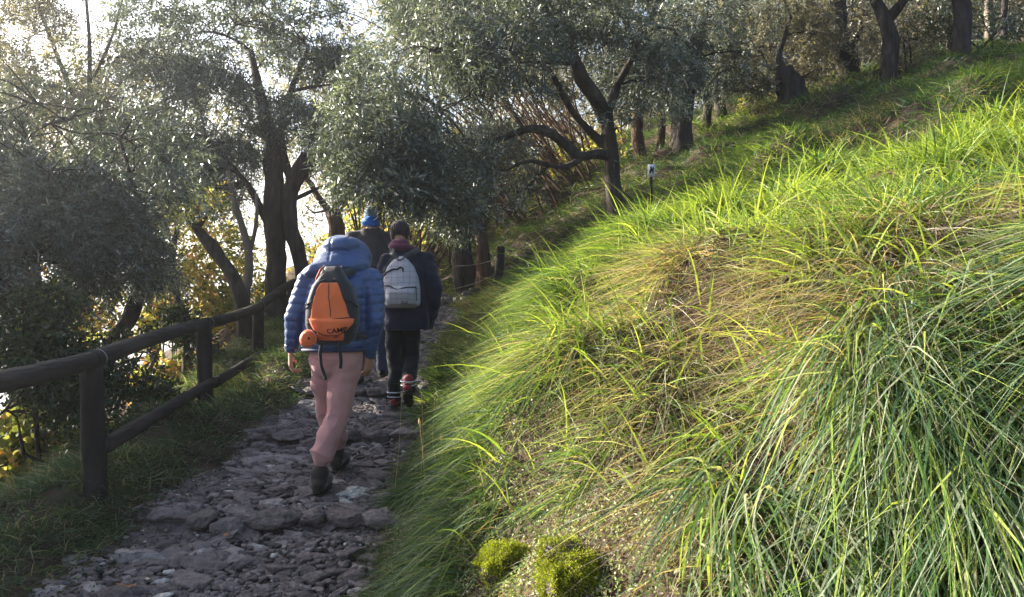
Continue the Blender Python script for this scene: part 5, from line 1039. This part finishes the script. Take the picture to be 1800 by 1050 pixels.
def strap(name, pts, wd, mat, parent, th=.0025):
    Q = resample(np.array(pts, float), .012); T_ = norm(np.gradient(Q, axis=0)); sd = norm(np.cross(T_, [0, -1, .001])); a = Acc(); n = len(Q)
    V = np.stack([Q - sd * wd / 2 - [0, th, 0], Q + sd * wd / 2 - [0, th, 0], Q + sd * wd / 2 + [0, th, 0], Q - sd * wd / 2 + [0, th, 0]], 1).reshape(-1, 3); i = np.arange(n - 1)[:, None] * 4; j = np.arange(4)[None]; k = (j + 1) % 4
    q4 = [(0, 1, 2, 3), (4 * n - 4, 4 * n - 1, 4 * n - 2, 4 * n - 3)]; a.add(V, np.concatenate([np.stack([i + j, i + 4 + j, i + 4 + k, i + k], -1).reshape(-1, 4), q4])); return lobj(a, name, mat, parent, False)
strap('hanging_strap', [(-.045, -.115, .02), (-.062, -.10, -.04), (-.065, -.06, -.13), (-.045, -.045, -.20), (-.038, -.05, -.225)], .022, M['packblack'], bp)
strap('hanging_strap', [(.060, -.11, .02), (.066, -.10, -.04), (.066, -.07, -.11), (.060, -.065, -.15)], .020, M['packblack'], bp)
strap('shoulder_strap', [(-.03, -.04, .45), (-.08, .02, .455), (-.12, .10, .475), (-.13, .24, .46), (-.13, .32, .36), (-.16, .30, .15), (-.20, .14, .06), (-.155, .0, .05)], .05, M['packblack'], bp, .005)
strap('shoulder_strap', [(.03, -.04, .45), (.07, .02, .46), (.12, .10, .485), (.13, .24, .47), (.13, .32, .36), (.17, .30, .15), (.22, .14, .06), (.155, .0, .05)], .05, M['packblack'], bp, .005)

for (u, v) in ((-.86, .52), (.80, .55)):
    P = K.pt(u, v, .004); a = Acc(); boxm(a, P, (.022, .008, .016)); lobj(a, 'buckle', M['zip'], bp, False)
K.seam('piping', M['packblack'], [(-.64, .80), (-.3, .835), (0, .81), (.3, .835), (.55, .80)], .004, .006)
K.seam('compression_strap', M['zip'], [(-.98, .46), (-.82, .52), (-.66, .56)], .004, .008)
K.seam('compression_strap', M['zip'], [(.98, .48), (.80, .55), (.56, .60)], .004, .008)
# pale grey checked pack on walker 2
m, nt, out = newmat('grey_checked_cloth'); tc = nt.nodes.new('ShaderNodeTexCoord'); n1 = nt.nodes.new('ShaderNodeTexNoise'); n1.inputs['Scale'].default_value = 6; nt.links.new(tc.outputs['Object'], n1.inputs[0])
add = nt.nodes.new('ShaderNodeVectorMath'); add.operation = 'MULTIPLY_ADD'; nt.links.new(n1.outputs['Color'], add.inputs[0]); add.inputs[1].default_value = (.035, .035, .035); nt.links.new(tc.outputs['Object'], add.inputs[2])
sep = nt.nodes.new('ShaderNodeSeparateXYZ'); nt.links.new(add.outputs[0], sep.inputs[0])
def gl(sock, pitch, wd):
    d = nt.nodes.new('ShaderNodeMath'); d.operation = 'PINGPONG'; d.inputs[1].default_value = pitch / 2; nt.links.new(sock, d.inputs[0]); c = nt.nodes.new('ShaderNodeMath'); c.operation = 'LESS_THAN'; c.inputs[1].default_value = wd; nt.links.new(d.outputs[0], c.inputs[0]); return c.outputs[0]
mx = nt.nodes.new('ShaderNodeMath'); mx.operation = 'MAXIMUM'; nt.links.new(gl(sep.outputs[0], .052, .0010), mx.inputs[0]); nt.links.new(gl(sep.outputs[2], .048, .0010), mx.inputs[1])
mc = nt.nodes.new('ShaderNodeMix'); mc.data_type = 'RGBA'; nt.links.new(mx.outputs[0], mc.inputs[0]); mc.inputs[6].default_value = (.34, .325, .36, 1); mc.inputs[7].default_value = (.10, .10, .115, 1)
pb = nt.nodes.new('ShaderNodeBsdfPrincipled'); pb.inputs['Roughness'].default_value = .8; nt.links.new(mc.outputs[2], pb.inputs['Base Color']); n2 = nt.nodes.new('ShaderNodeTexNoise'); n2.inputs['Scale'].default_value = 9; nt.links.new(tc.outputs['Object'], n2.inputs[0])
bu = nt.nodes.new('ShaderNodeBump'); bu.inputs['Strength'].default_value = .6; bu.inputs['Distance'].default_value = .03; nt.links.new(n2.outputs[0], bu.inputs['Height']); nt.links.new(bu.outputs[0], pb.inputs['Normal']); nt.links.new(pb.outputs[0], out.inputs[0]); M['check'] = m
PO = (O2[0] - .018, O2[1] - .125, O2[2] + .905)
b2 = thing('backpack', 'pale grey checked school backpack on the back of the navy-coated walker', 'backpack', PO, 'backpacks worn by the walkers')
K = Pack(b2, .46, ([0, .05, .12, .4, .6, .8, .92, .98, 1], [.12, .165, .172, .170, .152, .115, .07, .04, .02]), ([0, .06, .3, .6, .85, 1], [.05, .12, .155, .13, .08, .03]), 2.5)
K.body('main_bag', M['check'])
pk = K.panel('front_pocket', M['check'], .06, .42, lambda v: -.68, lambda v: .80, .014, bulge=.016)
K.seam('zip', M['zip'], [(-.72, .42), (-.45, .425), (-.05, .345), (.35, .395), (.78, .40)], .006, .020, pk)
K.seam('zip', M['zip'], [(.80, .40), (.83, .3), (.82, .14)], .003, .012, pk)
K.seam('zip', M['zip'], [(-.95, .60), (-.80, .68), (-.45, .74), (-.15, .74), (.05, .78), (.22, .76), (.25, .70)], .007, .007)
K.seam('zip', M['zip'], [(-.98, .60), (-1.0, .45)], .003, .002)
K.panel('brand_label', M['zip'], .085, .145, lambda v: .06, lambda v: .46, .036, 6, 10)
K.text('EASTPAK', .017, .26, .115, M['reflect'], .0385)
a = Acc(); q = np.linspace(0, math.pi, 14); tube(a, np.stack([.035 * np.cos(q), -.05 - .045 * np.sin(q), .455 - .035 * np.sin(q)], 1), .006, 8, cap=True); lobj(a, 'grab_loop', M['zip'], b2)
strap('shoulder_strap', [(-.03, -.03, .44), (-.08, .0, .49), (-.10, .10, .525), (-.10, .22, .49), (-.12, .28, .38), (-.17, .27, .2), (-.20, .14, .05), (-.15, .0, .03)], .05, M['packblack'], b2, .005)
strap('shoulder_strap', [(.03, -.03, .44), (.10, .0, .49), (.14, .10, .525), (.13, .22, .49), (.13, .28, .38), (.17, .27, .2), (.21, .14, .05), (.15, .0, .03)], .05, M['packblack'], b2, .005)

# ------------------------------------------------------------------ clean-up of helper properties
for o in sc.objects:
    if '_o' in o: del o['_o']
